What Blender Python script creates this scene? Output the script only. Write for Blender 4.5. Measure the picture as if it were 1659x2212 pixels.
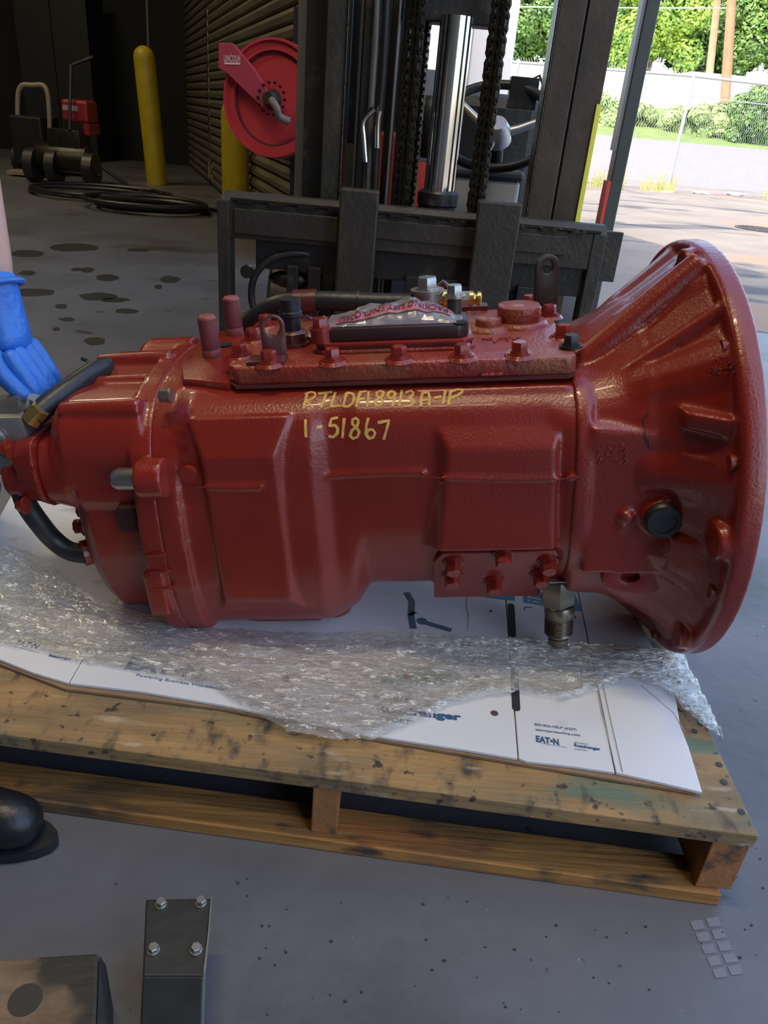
import bpy, bmesh, math, random
from mathutils import Vector, Matrix, noise
from mathutils.bvhtree import BVHTree
random.seed(7)
SC = bpy.context.scene
for o in list(bpy.data.objects): bpy.data.objects.remove(o)
COL = SC.collection
V = Vector
# ---------------- camera ----------------
F, PI_, RO, CH = 1640.0, math.radians(27.5), math.radians(5.2), 0.95
CAMP = V((0, 0, CH))
fwd = V((0, math.cos(PI_), -math.sin(PI_)))
r0 = V((1, 0, 0)); u0 = r0.cross(fwd)
CR = math.cos(RO)*r0 + math.sin(RO)*u0
CU = -math.sin(RO)*r0 + math.cos(RO)*u0
cam = bpy.data.cameras.new('camera'); camo = bpy.data.objects.new('camera', cam); COL.objects.link(camo)
cam.sensor_fit = 'HORIZONTAL'; cam.sensor_width = 36; cam.lens = 36*F/1659
cam.clip_start = .02; cam.clip_end = 500
camo.matrix_world = Matrix(((CR.x, CU.x, -fwd.x, 0), (CR.y, CU.y, -fwd.y, 0), (CR.z, CU.z, -fwd.z, CH), (0, 0, 0, 1)))
SC.camera = camo
# ---------------- sky, sun, exposure ----------------
w = bpy.data.worlds.new('sky'); SC.world = w; w.use_nodes = True
nt = w.node_tree; bg = nt.nodes['Background']
sky = nt.nodes.new('ShaderNodeTexSky'); sky.sky_type = 'NISHITA'; sky.sun_disc = False
sky.sun_elevation = math.radians(52); sky.sun_rotation = math.radians(205); sky.dust_density = 3.0; sky.air_density = 1.0
nt.links.new(sky.outputs[0], bg.inputs[0]); bg.inputs[1].default_value = 0.42
sl = bpy.data.lights.new('sun', 'SUN'); sl.energy = 4.4; sl.angle = math.radians(0.6); sl.color = (1, .93, .8)
so = bpy.data.objects.new('sun', sl); COL.objects.link(so)
so.rotation_euler = V((.62, .38, -1.0)).to_track_quat('-Z', 'Y').to_euler()
VS = SC.view_settings
VS.view_transform = 'Standard'; VS.look = 'None'; VS.gamma = 1; VS.use_curve_mapping = False; VS.exposure = 0.72

# ---------------- pixel helpers (only used to place things at true depth) ----------------
def ray(x, y): return fwd + CR*((x-829.5)/F) - CU*((y-1106.)/F)
def fz(x, y, z): d = ray(x, y); return CAMP + d*((z-CH)/d.z)
def fy(x, y, Y): d = ray(x, y); return CAMP + d*(Y/d.y)
def fx(x, y, X): d = ray(x, y); return CAMP + d*(X/d.x)

# ---------------- materials ----------------
MATS = {}
def mat(name, col, rough=.6, metal=0., var=.0, vscale=8., bump=0., bscale=40., col2=None, spec=.5, coat=0., thr=None, trans=0., alpha=1., stretch=None, spots=None):
    if name in MATS: return MATS[name]
    m = bpy.data.materials.new(name); m.use_nodes = True; N = m.node_tree.nodes; L = m.node_tree.links
    b = N['Principled BSDF']; b.inputs['Base Color'].default_value = (*col, 1); b.inputs['Roughness'].default_value = rough
    b.inputs['Metallic'].default_value = metal; b.inputs['Specular IOR Level'].default_value = spec
    b.inputs['Coat Weight'].default_value = coat; b.inputs['Transmission Weight'].default_value = trans; b.inputs['Alpha'].default_value = alpha
    tc = N.new('ShaderNodeTexCoord'); mp = N.new('ShaderNodeMapping'); L.new(tc.outputs['Object'], mp.inputs[0])
    if stretch: mp.inputs['Scale'].default_value = stretch
    out = None
    if var > 0 or col2:
        n = N.new('ShaderNodeTexNoise'); n.inputs['Scale'].default_value = vscale; n.inputs['Detail'].default_value = 6; n.inputs['Roughness'].default_value = .62
        L.new(mp.outputs[0], n.inputs['Vector'])
        r = N.new('ShaderNodeValToRGB'); L.new(n.outputs['Fac'], r.inputs[0])
        lo, hi = thr or (.3, .7)
        r.color_ramp.elements[0].position = lo; r.color_ramp.elements[1].position = hi
        c2 = col2 or tuple(c*(1-var) for c in col)
        r.color_ramp.elements[0].color = (*c2, 1); r.color_ramp.elements[1].color = (*col, 1)
        out = r.outputs[0]
    for sp in (spots or []):   # (scale, lo, hi, colour, stretch)
        n = N.new('ShaderNodeTexNoise'); n.inputs['Scale'].default_value = sp[0]; n.inputs['Detail'].default_value = 4
        m2 = N.new('ShaderNodeMapping'); L.new(tc.outputs['Object'], m2.inputs[0]); m2.inputs['Scale'].default_value = sp[4]; m2.inputs['Location'].default_value = (sp[0]*1.7, 3.1, .4)
        L.new(m2.outputs[0], n.inputs['Vector'])
        r = N.new('ShaderNodeMapRange'); r.inputs[1].default_value = sp[1]; r.inputs[2].default_value = sp[2]; L.new(n.outputs['Fac'], r.inputs[0])
        mx = N.new('ShaderNodeMix'); mx.data_type = 'RGBA'; L.new(r.outputs[0], mx.inputs[0])
        if out: L.new(out, mx.inputs[6])
        else: mx.inputs[6].default_value = (*col, 1)
        mx.inputs[7].default_value = (*sp[3], 1); out = mx.outputs[2]
    if out: L.new(out, b.inputs['Base Color'])
    if bump > 0:
        n = N.new('ShaderNodeTexNoise'); n.inputs['Scale'].default_value = bscale; n.inputs['Detail'].default_value = 4
        L.new(mp.outputs[0], n.inputs['Vector'])
        bp = N.new('ShaderNodeBump'); bp.inputs['Strength'].default_value = bump; bp.inputs['Distance'].default_value = .01
        L.new(n.outputs['Fac'], bp.inputs['Height']); L.new(bp.outputs[0], b.inputs['Normal'])
    MATS[name] = m; return m

RED = mat('red_enamel', (.25, .020, .012), .3, bump=.12, bscale=260, spec=.5, coat=.25, var=.25, vscale=5, spots=[(60, .72, .8, (.12, .02, .015), (1, 1, 1))])
REDD = mat('dusty_red_enamel', (.26, .026, .016), .34, bump=.3, bscale=170, coat=.2, spots=[(6, .5, .68, (.25, .09, .04), (1, 1, 1)), (60, .68, .75, (.12, .04, .025), (1, 1, 1))])
DRED = mat('dark_red_steel', (.09, .018, .016), .35, bump=.1, coat=.2)
BLKRUB = mat('black_rubber', (.018, .018, .02), .42, bump=.1, bscale=60)
BLK = mat('black_paint', (.014, .013, .012), .45, var=.5, vscale=9, bump=.15, bscale=50, spots=[(18, .6, .75, (.05, .042, .032), (1, 1, 1))])
STEELD = mat('worn_dark_steel', (.042, .037, .029), .48, metal=.2, var=.4, vscale=12, bump=.2, bscale=60, spots=[(9, .58, .72, (.07, .055, .04), (1, 1, .4))])
GREASE = mat('greasy_steel', (.05, .043, .034), .3, metal=.6, var=.5, vscale=30, bump=.3, bscale=80)
GREYP = mat('grey_mast_paint', (.20, .20, .22), .4, metal=.2, var=.25, vscale=4)
BROWN = mat('brown_greased_rail', (.075, .055, .04), .42, metal=.3, var=.5, vscale=6, bump=.1)
CHROME = mat('chrome', (.75, .74, .72), .12, metal=1.)
ZINC = mat('zinc_bolt', (.5, .49, .46), .33, metal=.9, var=.3, vscale=40)
BRASS = mat('brass', (.62, .42, .12), .3, metal=.95)
STEELF = mat('fitting_steel', (.23, .2, .16), .35, metal=.85, var=.3, vscale=40)
YEL = mat('yellow_paint', (.50, .36, .01), .45, var=.3, vscale=6, bump=.1)
MARK = mat('yellow_marker', (.80, .47, .10), .7, var=.4, vscale=90)
WOOD = mat('pallet_wood', (.44, .22, .06), .75, col2=(.27, .12, .03), vscale=6, stretch=(.6, 9, 9), bump=.35, bscale=16, thr=(.3, .62), spots=[(6, .48, .72, (.13, .085, .04), (1, 2.4, 1)), (4, .56, .7, (.46, .17, .05), (1, 2, 1)), (26, .58, .74, (.05, .04, .03), (.5, 1, 1))])
WOODT = mat('pallet_wood_top', (.42, .25, .10), .8, col2=(.26, .155, .06), vscale=5, stretch=(.7, 7, 7), bump=.4, bscale=20, thr=(.3, .62), spots=[(5, .45, .72, (.15, .115, .07), (.8, 2.2, 1)), (7, .56, .72, (.13, .17, .11), (.5, 2.4, 1)), (38, .54, .72, (.07, .055, .04), (1, .5, 1)), (22, .64, .80, (.50, .43, .34), (.5, 2., 1)), (60, .62, .7, (.05, .04, .03), (1, 1, 1))])
WOODE = mat('orange_end_grain', (.42, .16, .055), .75, col2=(.28, .12, .04), vscale=12, bump=.3, bscale=60, spots=[(20, .6, .7, (.06, .04, .03), (1, 1, 1))])
CARD = mat('white_card', (.70, .71, .74), .6, var=.05, vscale=6, spots=[(9, .64, .76, (.38, .36, .33), (1, 1, 1)), (60, .74, .78, (.25, .22, .2), (1, 1, 1))])
KRAFT = mat('brown_card', (.30, .19, .11), .85, var=.3, vscale=30)
BLUE = mat('blue_print', (.035, .10, .22), .6)
BLUEL = mat('light_blue_print', (.02, .19, .42), .6)
GREYT = mat('grey_green_print', (.08, .13, .15), .6)

# ---------------- mesh tools ----------------
def basis(d):
    d = V(d).normalized(); a = V((0, 0, 1)) if abs(d.z) < .9 else V((1, 0, 0))
    x = d.cross(a).normalized(); return x, x.cross(d).normalized()*-1
class MB:
    def __init__(s): s.v = []; s.f = []
    def add(s, vs, fs): n = len(s.v); s.v += [tuple(p) for p in vs]; s.f += [tuple(i+n for i in f) for f in fs]; return s
    def box(s, c, sz, R=None):
        h = V(sz)/2; vs = []
        for k in ((-1,-1,-1),(1,-1,-1),(1,1,-1),(-1,1,-1),(-1,-1,1),(1,-1,1),(1,1,1),(-1,1,1)):
            p = V((k[0]*h.x, k[1]*h.y, k[2]*h.z))
            if R: p = R @ p
            vs.append(V(c)+p)
        return s.add(vs, [(0,3,2,1),(4,5,6,7),(0,1,5,4),(1,2,6,5),(2,3,7,6),(3,0,4,7)])
    def bb(s, a, b): a = V(a); b = V(b); return s.box((a+b)/2, [abs(q) for q in (b-a)])
    def hexa(s, b, t): return s.add(list(b)+list(t), [(3,2,1,0),(4,5,6,7),(0,1,5,4),(1,2,6,5),(2,3,7,6),(3,0,4,7)])
    def loft(s, rings, cap=True, closed=True):
        n = len(rings[0]); vs = [p for r in rings for p in r]; fs = []
        for i in range(len(rings)-1):
            for j in range(n if closed else n-1):
                k = (j+1) % n; fs.append((i*n+j, i*n+k, (i+1)*n+k, (i+1)*n+j))
        if cap: fs.append(tuple(reversed(range(n)))); fs.append(tuple((len(rings)-1)*n+j for j in range(n)))
        return s.add(vs, fs)
    def cone(s, p0, p1, a, b=None, n=20, prof=None):
        p0 = V(p0); p1 = V(p1); b = a if b is None else b; x, y = basis(p1-p0)
        prof = prof or [(0, a), (1, b)]
        return s.loft([[p0.lerp(p1, t)+(x*math.cos(2*math.pi*j/n)+y*math.sin(2*math.pi*j/n))*r for j in range(n)] for t, r in prof])
    def tube(s, pts, r, n=8):
        pts = [V(p) for p in pts]; rings = []; px = None
        for i, p in enumerate(pts):
            d = (pts[min(i+1, len(pts)-1)]-pts[max(i-1, 0)]).normalized()
            if px is None: px = basis(d)[0]
            px = (px-d*px.dot(d)).normalized(); py = d.cross(px)
            rr = r[i] if isinstance(r, (list, tuple)) else r
            rings.append([p+(px*math.cos(2*math.pi*j/n)+py*math.sin(2*math.pi*j/n))*rr for j in range(n)])
        return s.loft(rings)
    def prism(s, poly, d):   # poly: 3d points, extruded by d
        d = V(d); return s.loft([[V(p) for p in poly], [V(p)+d for p in poly]])
    def ring(s, c, ax, ro, ri, h, n=32):
        x, y = basis(ax); ax = V(ax).normalized(); c = V(c); vs = []; fs = []
        for r, k in ((ro, 0), (ro, 1), (ri, 1), (ri, 0)):
            vs += [c+ax*(h*k)+(x*math.cos(2*math.pi*j/n)+y*math.sin(2*math.pi*j/n))*r for j in range(n)]
        for q in range(4):
            for j in range(n): k = (j+1) % n; fs.append((q*n+j, q*n+k, ((q+1) % 4)*n+k, ((q+1) % 4)*n+j))
        return s.add(vs, fs)
    def torus(s, c, ax, R, r, n=40, m=8, a0=0, a1=2*math.pi):
        x, y = basis(ax); c = V(c); full = abs(a1-a0-2*math.pi) < 1e-6
        pts = [c+(x*math.cos(a0+(a1-a0)*i/n)+y*math.sin(a0+(a1-a0)*i/n))*R for i in range(n+1)]
        return s.tube(pts, r, m)
    def sphere(s, c, r, n=16, sc=(1, 1, 1)):
        c = V(c); rings = []
        for i in range(1, n//2):
            th = math.pi*i/(n//2)
            rings.append([c+V((math.sin(th)*math.cos(2*math.pi*j/n)*r*sc[0], math.sin(th)*math.sin(2*math.pi*j/n)*r*sc[1], math.cos(th)*r*sc[2])) for j in range(n)])
        return s.loft(rings)
    def obj(s, name, m, parent=None, bevel=0, smooth=True, vox=0, smi=4, ang=40, label=None, subd=0, disp=None):
        me = bpy.data.meshes.new(name); me.from_pydata(s.v, [], s.f); me.update()
        bm = bmesh.new(); bm.from_mesh(me); bmesh.ops.recalc_face_normals(bm, faces=bm.faces); bm.to_mesh(me); bm.free()
        o = bpy.data.objects.new(name, me); COL.objects.link(o); me.materials.append(m)
        if bevel:
            b = o.modifiers.new('b', 'BEVEL'); b.width = bevel; b.segments = 2; b.limit_method = 'ANGLE'; b.angle_limit = math.radians(35)
        if vox:
            r = o.modifiers.new('r', 'REMESH'); r.mode = 'VOXEL'; r.voxel_size = vox; r.use_smooth_shade = True
            q = o.modifiers.new('s', 'SMOOTH'); q.factor = .5; q.iterations = smi
            dg = bpy.context.evaluated_depsgraph_get(); me2 = bpy.data.meshes.new_from_object(o.evaluated_get(dg))
            o.modifiers.clear(); o.data = me2
            if not me2.materials: me2.materials.append(m)
            for p in me2.polygons: p.use_smooth = True
        elif smooth:
            for p in me.polygons: p.use_smooth = True
            es = o.modifiers.new('e', 'EDGE_SPLIT'); es.split_angle = math.radians(ang)
        if parent: o.parent = parent
        if label: o['label'] = label
        return o
def tag(o, label, cat, group=None):
    o['label'] = label; o['category'] = cat
    if group: o['group'] = group
    return o
def thing(name, label, cat, loc=(0, 0, 0), group=None):
    o = bpy.data.objects.new(name, None); COL.objects.link(o); o.location = loc; o.empty_display_size = .1
    tag(o, label, cat, group); return o
def keep(o, root):   # parent while mesh data was given in world coordinates
    o.parent = root; o.matrix_parent_inverse = root.matrix_basis.inverted(); return o
def wobj(mb, name, m, root, **k):
    o = mb.obj(name, m, **k); keep(o, root); return o
def struct(o): o['kind'] = 'structure'; return o
def hexhead(mb, c, ax, r=.0125, h=.012, washer=True, wr=None, rot=0):
    c = V(c); ax = V(ax).normalized(); x, y = basis(ax)
    if washer: mb.cone(c, c+ax*.003, wr or r*1.45, n=20); c = c+ax*.003
    mb.cone(c, c+ax*.0025, r*1.12, n=18)
    ring = lambda q, rr: [c+ax*q+(x*math.cos(rot+k*math.pi/3)+y*math.sin(rot+k*math.pi/3))*rr for k in range(6)]
    mb.loft([ring(.0025, r), ring(.0025+h*.85, r), ring(.0025+h, r*.86)])
    return mb
def textmesh(s, bold=0., ital=0.):
    c = bpy.data.curves.new('lettering', 'FONT'); c.body = s; c.size = 1; c.offset = bold; c.shear = ital; c.resolution_u = 3
    o = bpy.data.objects.new('tmp', c); COL.objects.link(o)
    dg = bpy.context.evaluated_depsgraph_get(); me = bpy.data.meshes.new_from_object(o.evaluated_get(dg))
    bpy.data.objects.remove(o); return me
def text_on(s, p0, p1, up, m, parent, height=None, bold=0., ital=0., name='lettering', lift=.0004, label=None):
    """lettering along p0->p1 in the plane holding up; world coordinates"""
    me = textmesh(s, bold, ital); xs = [v.co.x for v in me.vertices]; ys = [v.co.y for v in me.vertices]
    x0, x1, y0, y1 = min(xs), max(xs), min(ys), max(ys); p0 = V(p0); p1 = V(p1)
    ex = (p1-p0).normalized(); nrm = ex.cross(V(up)).normalized(); ey = nrm.cross(ex).normalized()
    sx = (p1-p0).length/(x1-x0); sy = (height/(y1-y0)) if height else sx
    for v in me.vertices:
        q = p0+ex*((v.co.x-x0)*sx)+ey*((v.co.y-y0)*sy)+nrm*lift
        v.co = q
    me.materials.clear(); me.materials.append(m)
    o = bpy.data.objects.new(name, me); COL.objects.link(o)
    if parent: keep(o, parent)
    if label: o['label'] = label
    return o

# =====================================================================
# SETTING
# =====================================================================
CONC = mat('shop_concrete', (.148, .150, .166), .42, col2=(.082, .085, .096), vscale=1.6, bump=.12, bscale=30, spec=.4,
           spots=[(.9, .60, .72, (.055, .05, .05), (1, 1.4, 1)), (5, .66, .71, (.035, .034, .034), (.7, 1.6, 1)), (45, .70, .74, (.05, .05, .055), (1, 1, 1)), (70, .74, .77, (.42, .42, .45), (1, 1, 1))])
ASPH = mat('yard_ground', (.235, .195, .155), .8, col2=(.15, .122, .10), vscale=.8, bump=.5, bscale=14,
           spots=[(1.3, .57, .66, (.06, .06, .065), (.6, 1.5, 1)), (.5, .6, .7, (.26, .15, .09), (1, 1, 1)), (30, .6, .7, (.16, .14, .13), (1, 1, 1))])
ROAD = mat('road_asphalt', (.20, .185, .205), .85, var=.15, vscale=3, bump=.2)
GRASS = mat('bank_grass', (.15, .21, .05), .9, col2=(.09, .14, .03), vscale=1.5, bump=.6, bscale=4)
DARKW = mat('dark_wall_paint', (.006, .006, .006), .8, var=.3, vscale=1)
SLAT = mat('grimy_slat_steel', (.20, .17, .125), .5, metal=.3, var=.4, vscale=3, stretch=(.5, .5, 4))

# floor slab inside / apron, yard beyond
DX = lambda Y: -.95+.368*(6-Y)          # building edge line
f = MB(); f.bb((-14, -8, -.12), (6.5, 14, 0)); fl_ = struct(f.obj('floor', CONC, smooth=False))
OIL = mat('oil_film', (.035, .036, .032), .35)
for (px, py, rx, ry) in ((160, 535, 52, 9), (188, 583, 17, 5), (232, 600, 26, 7), (368, 604, 22, 8), (212, 641, 42, 8), (248, 648, 30, 5), (60, 548, 40, 7), (75, 632, 44, 9), (165, 582, 12, 4), (300, 540, 26, 4), (132, 662, 14, 5), (205, 737, 24, 9), (122, 711, 8, 4), (342, 620, 8, 5), (275, 672, 26, 5), (145, 690, 16, 4), (60, 590, 20, 5)):
    mb = MB(); pts = []
    for k in range(22):
        a = 2*math.pi*k/22; w_ = 1+.25*noise.noise(V((math.cos(a)*1.5, math.sin(a)*1.5, px*.1))); pts.append(fz(px+rx*w_*math.cos(a), py+ry*w_*math.sin(a), .0003))
    mb.prism(pts, (0, 0, .0006)); mb.obj('oil_stain', OIL, fl_, smooth=False)
y0 = MB(); y0.bb((-30, 14, -.14), (40, 21, -.004)); y0.bb((6.5, -8, -.14), (40, 14, -.004)); struct(y0.obj('ground_yard', ASPH, smooth=False))
def terr(Y):
    pts = [(21, -.004), (32, .95), (33, 1.1), (38, 2.2), (60, 2.6)]
    for a, b in zip(pts, pts[1:]):
        if a[0] <= Y <= b[0]: return a[1]+(b[1]-a[1])*(Y-a[0])/(b[0]-a[0])
    return pts[-1][1] if Y > 60 else 0
def strip(name, Ya, Yb, m, n=12):
    mb = MB(); rings = []
    for i in range(n+1):
        Y = Ya+(Yb-Ya)*i/n; z = terr(Y); rings.append([(-30, Y, z-.3), (60, Y, z-.3), (60, Y, z), (-30, Y, z)])
    mb.loft(rings); return struct(mb.obj(name, m, smooth=False))
strip('road', 21, 32, ROAD); strip('grass_bank', 32, 70, GRASS)
# yard darker slab between shop floor and yard: oily concrete apron
ap = MB(); ap.prism([(-.4, 5.2, .0005), (6.5, 3.4, .0005), (12, 3.4, .0005), (14, 17.2, .0005), (-1.5, 18.2, .0005)], (0, 0, .003))
struct(ap.obj('trim_apron', ASPH, smooth=False))

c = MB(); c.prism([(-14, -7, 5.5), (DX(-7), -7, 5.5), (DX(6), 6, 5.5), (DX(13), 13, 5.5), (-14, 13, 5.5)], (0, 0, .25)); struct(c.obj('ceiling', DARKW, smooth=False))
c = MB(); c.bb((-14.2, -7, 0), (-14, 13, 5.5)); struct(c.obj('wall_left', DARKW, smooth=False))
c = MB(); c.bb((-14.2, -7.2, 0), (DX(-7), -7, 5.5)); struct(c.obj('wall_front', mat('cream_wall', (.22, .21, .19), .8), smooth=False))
for k, (lx, ly) in enumerate(((-5, 4), (-5, 8), (-.8, -.6), (-.4, .9))):
    al = bpy.data.lights.new('shop_light', 'AREA'); al.shape = 'RECTANGLE'; al.size = 1.6; al.size_y = .25; al.energy = (48, 48, 10, 52)[k]; al.color = (1, .82, .50); ao = bpy.data.objects.new('shop_light', al); COL.objects.link(ao); ao.location = (lx, ly, 5.2)
    c = MB(); c.bb((lx-.85, ly-.16, 5.24), (lx+.85, ly+.16, 5.34)); tag(c.obj('ceiling_lamp', mat('lamp_housing', (.5, .5, .5), .5), bevel=.01), ('long shop lamp on the ceiling near the slatted wall', 'long shop lamp on the ceiling above the bollard', 'long shop lamp on the ceiling behind the camera', 'long shop lamp on the ceiling right above the gearbox')[k], 'lamp', 'shop lamps')
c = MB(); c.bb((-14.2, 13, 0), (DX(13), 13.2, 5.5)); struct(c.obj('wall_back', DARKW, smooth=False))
# slatted steel wall receding on the right of the shop
A = V((DX(13.0), 13.0, 0)); B = V((DX(5.45), 5.45, 0)); dr = (B-A).normalized(); nrm = V((dr.y, -dr.x, 0))
if nrm.x > 0: nrm = -nrm
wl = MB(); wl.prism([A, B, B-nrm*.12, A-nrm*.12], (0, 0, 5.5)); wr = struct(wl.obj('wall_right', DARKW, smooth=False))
sm = MB(); Lw = (B-A).length
sm.prism([(0, 0, 0), (0, .028, .012), (0, .034, .05), (0, .012, .082), (0, 0, .088)], (Lw, 0, 0))
s0 = sm.obj('slat', SLAT, wr, smooth=False)
rotm = Matrix(((dr.x, nrm.x, 0), (dr.y, nrm.y, 0), (0, 0, 1))).to_4x4()
for k in range(58):
    s = s0 if k == 0 else s0.copy()
    if k: COL.objects.link(s); s.parent = wr
    s.matrix_local = Matrix.Translation(A+V((0, 0, .02+k*.094))) @ rotm
# steel jamb at the end of the wall and the pale door column in the sun
j = MB(); pj = fz(1000, 420, 0); 
c0 = fy(1020, 90, 8.6); c1 = fy(1112, 90, 8.6)
j.bb((c0.x, 8.55, 0), (c1.x, 8.75, 5.5)); struct(j.obj('trim_1', mat('white_column', (.8, .78, .74), .6), bevel=.01))

# =====================================================================
# GEARBOX
# =====================================================================
AL = math.radians(7.3)
O = V((.494, 1.219, .485))
e1 = V((math.cos(AL), 0, math.sin(AL))); e2 = V((0, 1, 0)); e3 = V((-math.sin(AL), 0, math.cos(AL)))
GM = Matrix(((e1.x, 0, e3.x, O.x), (0, 1, 0, O.y), (e1.z, 0, e3.z, O.z), (0, 0, 0, 1)))
GI = GM.inverted()
def gv(x, y, v): return GI @ fy(x, y, O.y+v)
def gw(x, y, w):
    d = ray(x, y); t = ((O-CAMP).dot(e3)+w)/d.dot(e3); return GI @ (CAMP+d*t)
gb = thing('gearbox', 'large red truck gearbox with flared bell housing lying on the pallet', 'gearbox')
gb.matrix_world = GM
def go(mb, name, m=None, **k): return mb.obj(name, m or RED, gb, **k)
def chaikin(P, it=2):
    for _ in range(it):
        Q = []
        for i in range(len(P)):
            a = V(P[i]); b = V(P[(i+1) % len(P)]); Q += [a.lerp(b, .25), a.lerp(b, .75)]
        P = Q
    return P
def sec(u, near, far=None, it=2):
    """near: (v,w) points from top to bottom on the camera side; far mirrored unless given"""
    far = far or [(-a, b) for a, b in near]
    return chaikin([(u, a, b) for a, b in near]+[(u, a, b) for a, b in reversed(far)], it)
PT = .186      # level of the case top below the cover plate
# --- main case ---
mb = MB()
A1 = [(-.13, PT), (-.19, .165), (-.215, .12), (-.222, .0), (-.222, -.12), (-.20, -.19), (-.15, -.236), (-.05, -.238)]
A2 = [(-.14, PT), (-.19, .16), (-.205, .12), (-.207, .0), (-.203, -.05), (-.175, -.125), (-.14, -.172), (-.05, -.195)]
A3 = [(-.15, PT), (-.20, .15), (-.215, .12), (-.225, .04), (-.225, -.06), (-.19, -.13), (-.13, -.19), (-.05, -.2)]
AF = [(-.09, PT+.006), (-.15, .17), (-.205, .125), (-.232, .02), (-.236, -.1), (-.215, -.19), (-.165, -.243), (-.06, -.247)]
mb.loft([sec(-.838, AF), sec(-.80, AF)])
mb.loft([sec(-.82, [(a*.97, b*.97) for a, b in AF]), sec(-.775, A1), sec(-.6, A1), sec(-.575, [(-.14, PT), (-.185, .16), (-.203, .12), (-.207, .0), (-.207, -.12), (-.19, -.18), (-.14, -.228), (-.05, -.232)]), sec(-.552, [(-.14, PT), (-.185, .16), (-.203, .12), (-.207, .0), (-.207, -.12), (-.18, -.17), (-.13, -.215), (-.05, -.22)]), sec(-.53, A2), sec(-.36, A2), sec(-.26, A2), sec(-.225, A3), sec(-.19, A3)])
# raised flat panel on the left third of the side, raised bulge on the right third
mb.hexa([(-.775, -.20, -.18), (-.625, -.20, -.18), (-.625, -.20, .16), (-.775, -.20, .16)], [(-.755, -.229, -.14), (-.65, -.229, -.14), (-.65, -.227, .105), (-.755, -.227, .105)])
mb.hexa([(-.45, -.19, -.062), (-.225, -.19, -.062), (-.225, -.165, .18), (-.45, -.165, .18)], [(-.415, -.228, -.058), (-.245, -.228, -.058), (-.25, -.222, .105), (-.40, -.222, .105)])
# pto pad facing down and outwards
mb.hexa([(-.425, -.145, -.188), (-.222, -.145, -.188), (-.222, -.205, -.062), (-.425, -.205, -.062)], [(-.42, -.10, -.188), (-.228, -.10, -.188), (-.228, -.12, -.03), (-.42, -.12, -.03)])
# lower rear foot
mb.bb((-.76, -.14, -.245), (-.62, .14, -.2)); mb.cone((-.6, -.11, -.24), (-.6, -.11, -.2), .03, .04)
# weld seam / parting line
mb.tube([(-.79+.58*t, -.2305 if t < .23 else (-.2085 if t < .62 else -.225), .062-.004*math.sin(t*9)) for t in [i/30 for i in range(31)]], .0028, 6)
main = go(mb, 'main_case', vox=.0036, smi=6)
# --- rear (auxiliary) housing ---
mb = MB()
mb.loft([sec(-.834, AF), sec(-.868, AF)])
R1 = [(-.10, .12), (-.16, .10), (-.19, .05), (-.195, -.05), (-.185, -.12), (-.15, -.20), (-.10, -.225), (-.04, -.23)]
mb.loft([sec(-.85, R1), sec(-.96, R1), sec(-.985, [(a*.9, b*.92) for a, b in R1])])
def lobe(v, w, r, ua, ub, fl=1.): mb.cone((ua, v, w), (ub, v, w), r, n=28, prof=[(0, r), (.86, r), (.96, r*.95), (1, r*.82)])
lobe(-.115, .075, .088, -.85, -1.0); lobe(.025, .105, .09, -.85, -.965); lobe(.13, .08, .11, -.85, -.945)
BX = [(-.04, .172), (-.12, .175), (-.185, .160), (-.205, .11), (-.203, .06), (-.09, .04)]
mb.loft([sec(-.85, BX, [(-.02, b) for a, b in BX]), sec(-.972, BX, [(-.02, b) for a, b in BX]), sec(-.992, [(a*.93, b*.96) for a, b in BX], [(-.02, b*.96) for a, b in BX])])
mb.cone((-.85, -.168, .035), (-.965, -.168, .035), .036, .034, n=20)
for (v, w, r) in ((-.168, .163, .016), (-.06, .172, .012), (.0, .19, .014)): mb.cone((-.85, v, w), (-.975, v, w), r*1.0, r*.8, n=14)
mb.loft([sec(-.985, [(-.07, .12), (-.17, .13), (-.2, .09), (-.2, .03), (-.16, -.01), (-.07, -.01)]), sec(-1.02, [(-.07, .115), (-.165, .125), (-.195, .09), (-.195, .03), (-.155, -.0), (-.07, -.0)])])
# ear that carries the dowel
mb.cone((-.81, -.232, .078), (-.850, -.232, .078), .030, n=20)
mb.bb((-.875, -.21, -.08), (-.845, -.24, -.16))
go(mb, 'rear_housing', vox=.0036, smi=3)
mb = MB(); mb.cone((-.845, -.232, .078), (-.888, -.232, .078), .0165, n=24, prof=[(0, .0165), (.82, .0165), (1, .0125)]); go(mb, 'dowel_pin', ZINC)
# dark block under the dowel ear, coloured as the shade of a recess
mb = MB(); mb.bb((-.905, -.215, -.02), (-.866, -.188, .022)); go(mb, 'recess_shade', mat('shadowed_casting', (.035, .006, .005), .8), bevel=.004)
for i in range(3):
    mb = MB(); mb.bb((-.862, -.241, -.045-.030*i), (-.832, -.225, -.050-.030*i)); go(mb, 'casting_tab', bevel=.002)
# range cylinder cover
mb = MB(); mb.loft([sec(-1.02, [(-.1, .125), (-.19, .13), (-.205, .10), (-.205, .04), (-.17, .0), (-.1, .0)]), sec(-1.055, [(-.1, .115), (-.18, .12), (-.195, .10), (-.195, .045), (-.16, .01), (-.1, .01)])])
mb.cone((-1.04, -.15, .055), (-1.085, -.15, .055), .045, .038)
go(mb, 'cylinder_cover', vox=.003, smi=2)
for v, w in ((-.192, .115), (-.192, .02), (-.10, .02), (-.10, .12)):
    mb = MB(); hexhead(mb, (-1.053, v, w), (-1, 0, 0), .010, .010); go(mb, 'cover_bolt')
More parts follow.
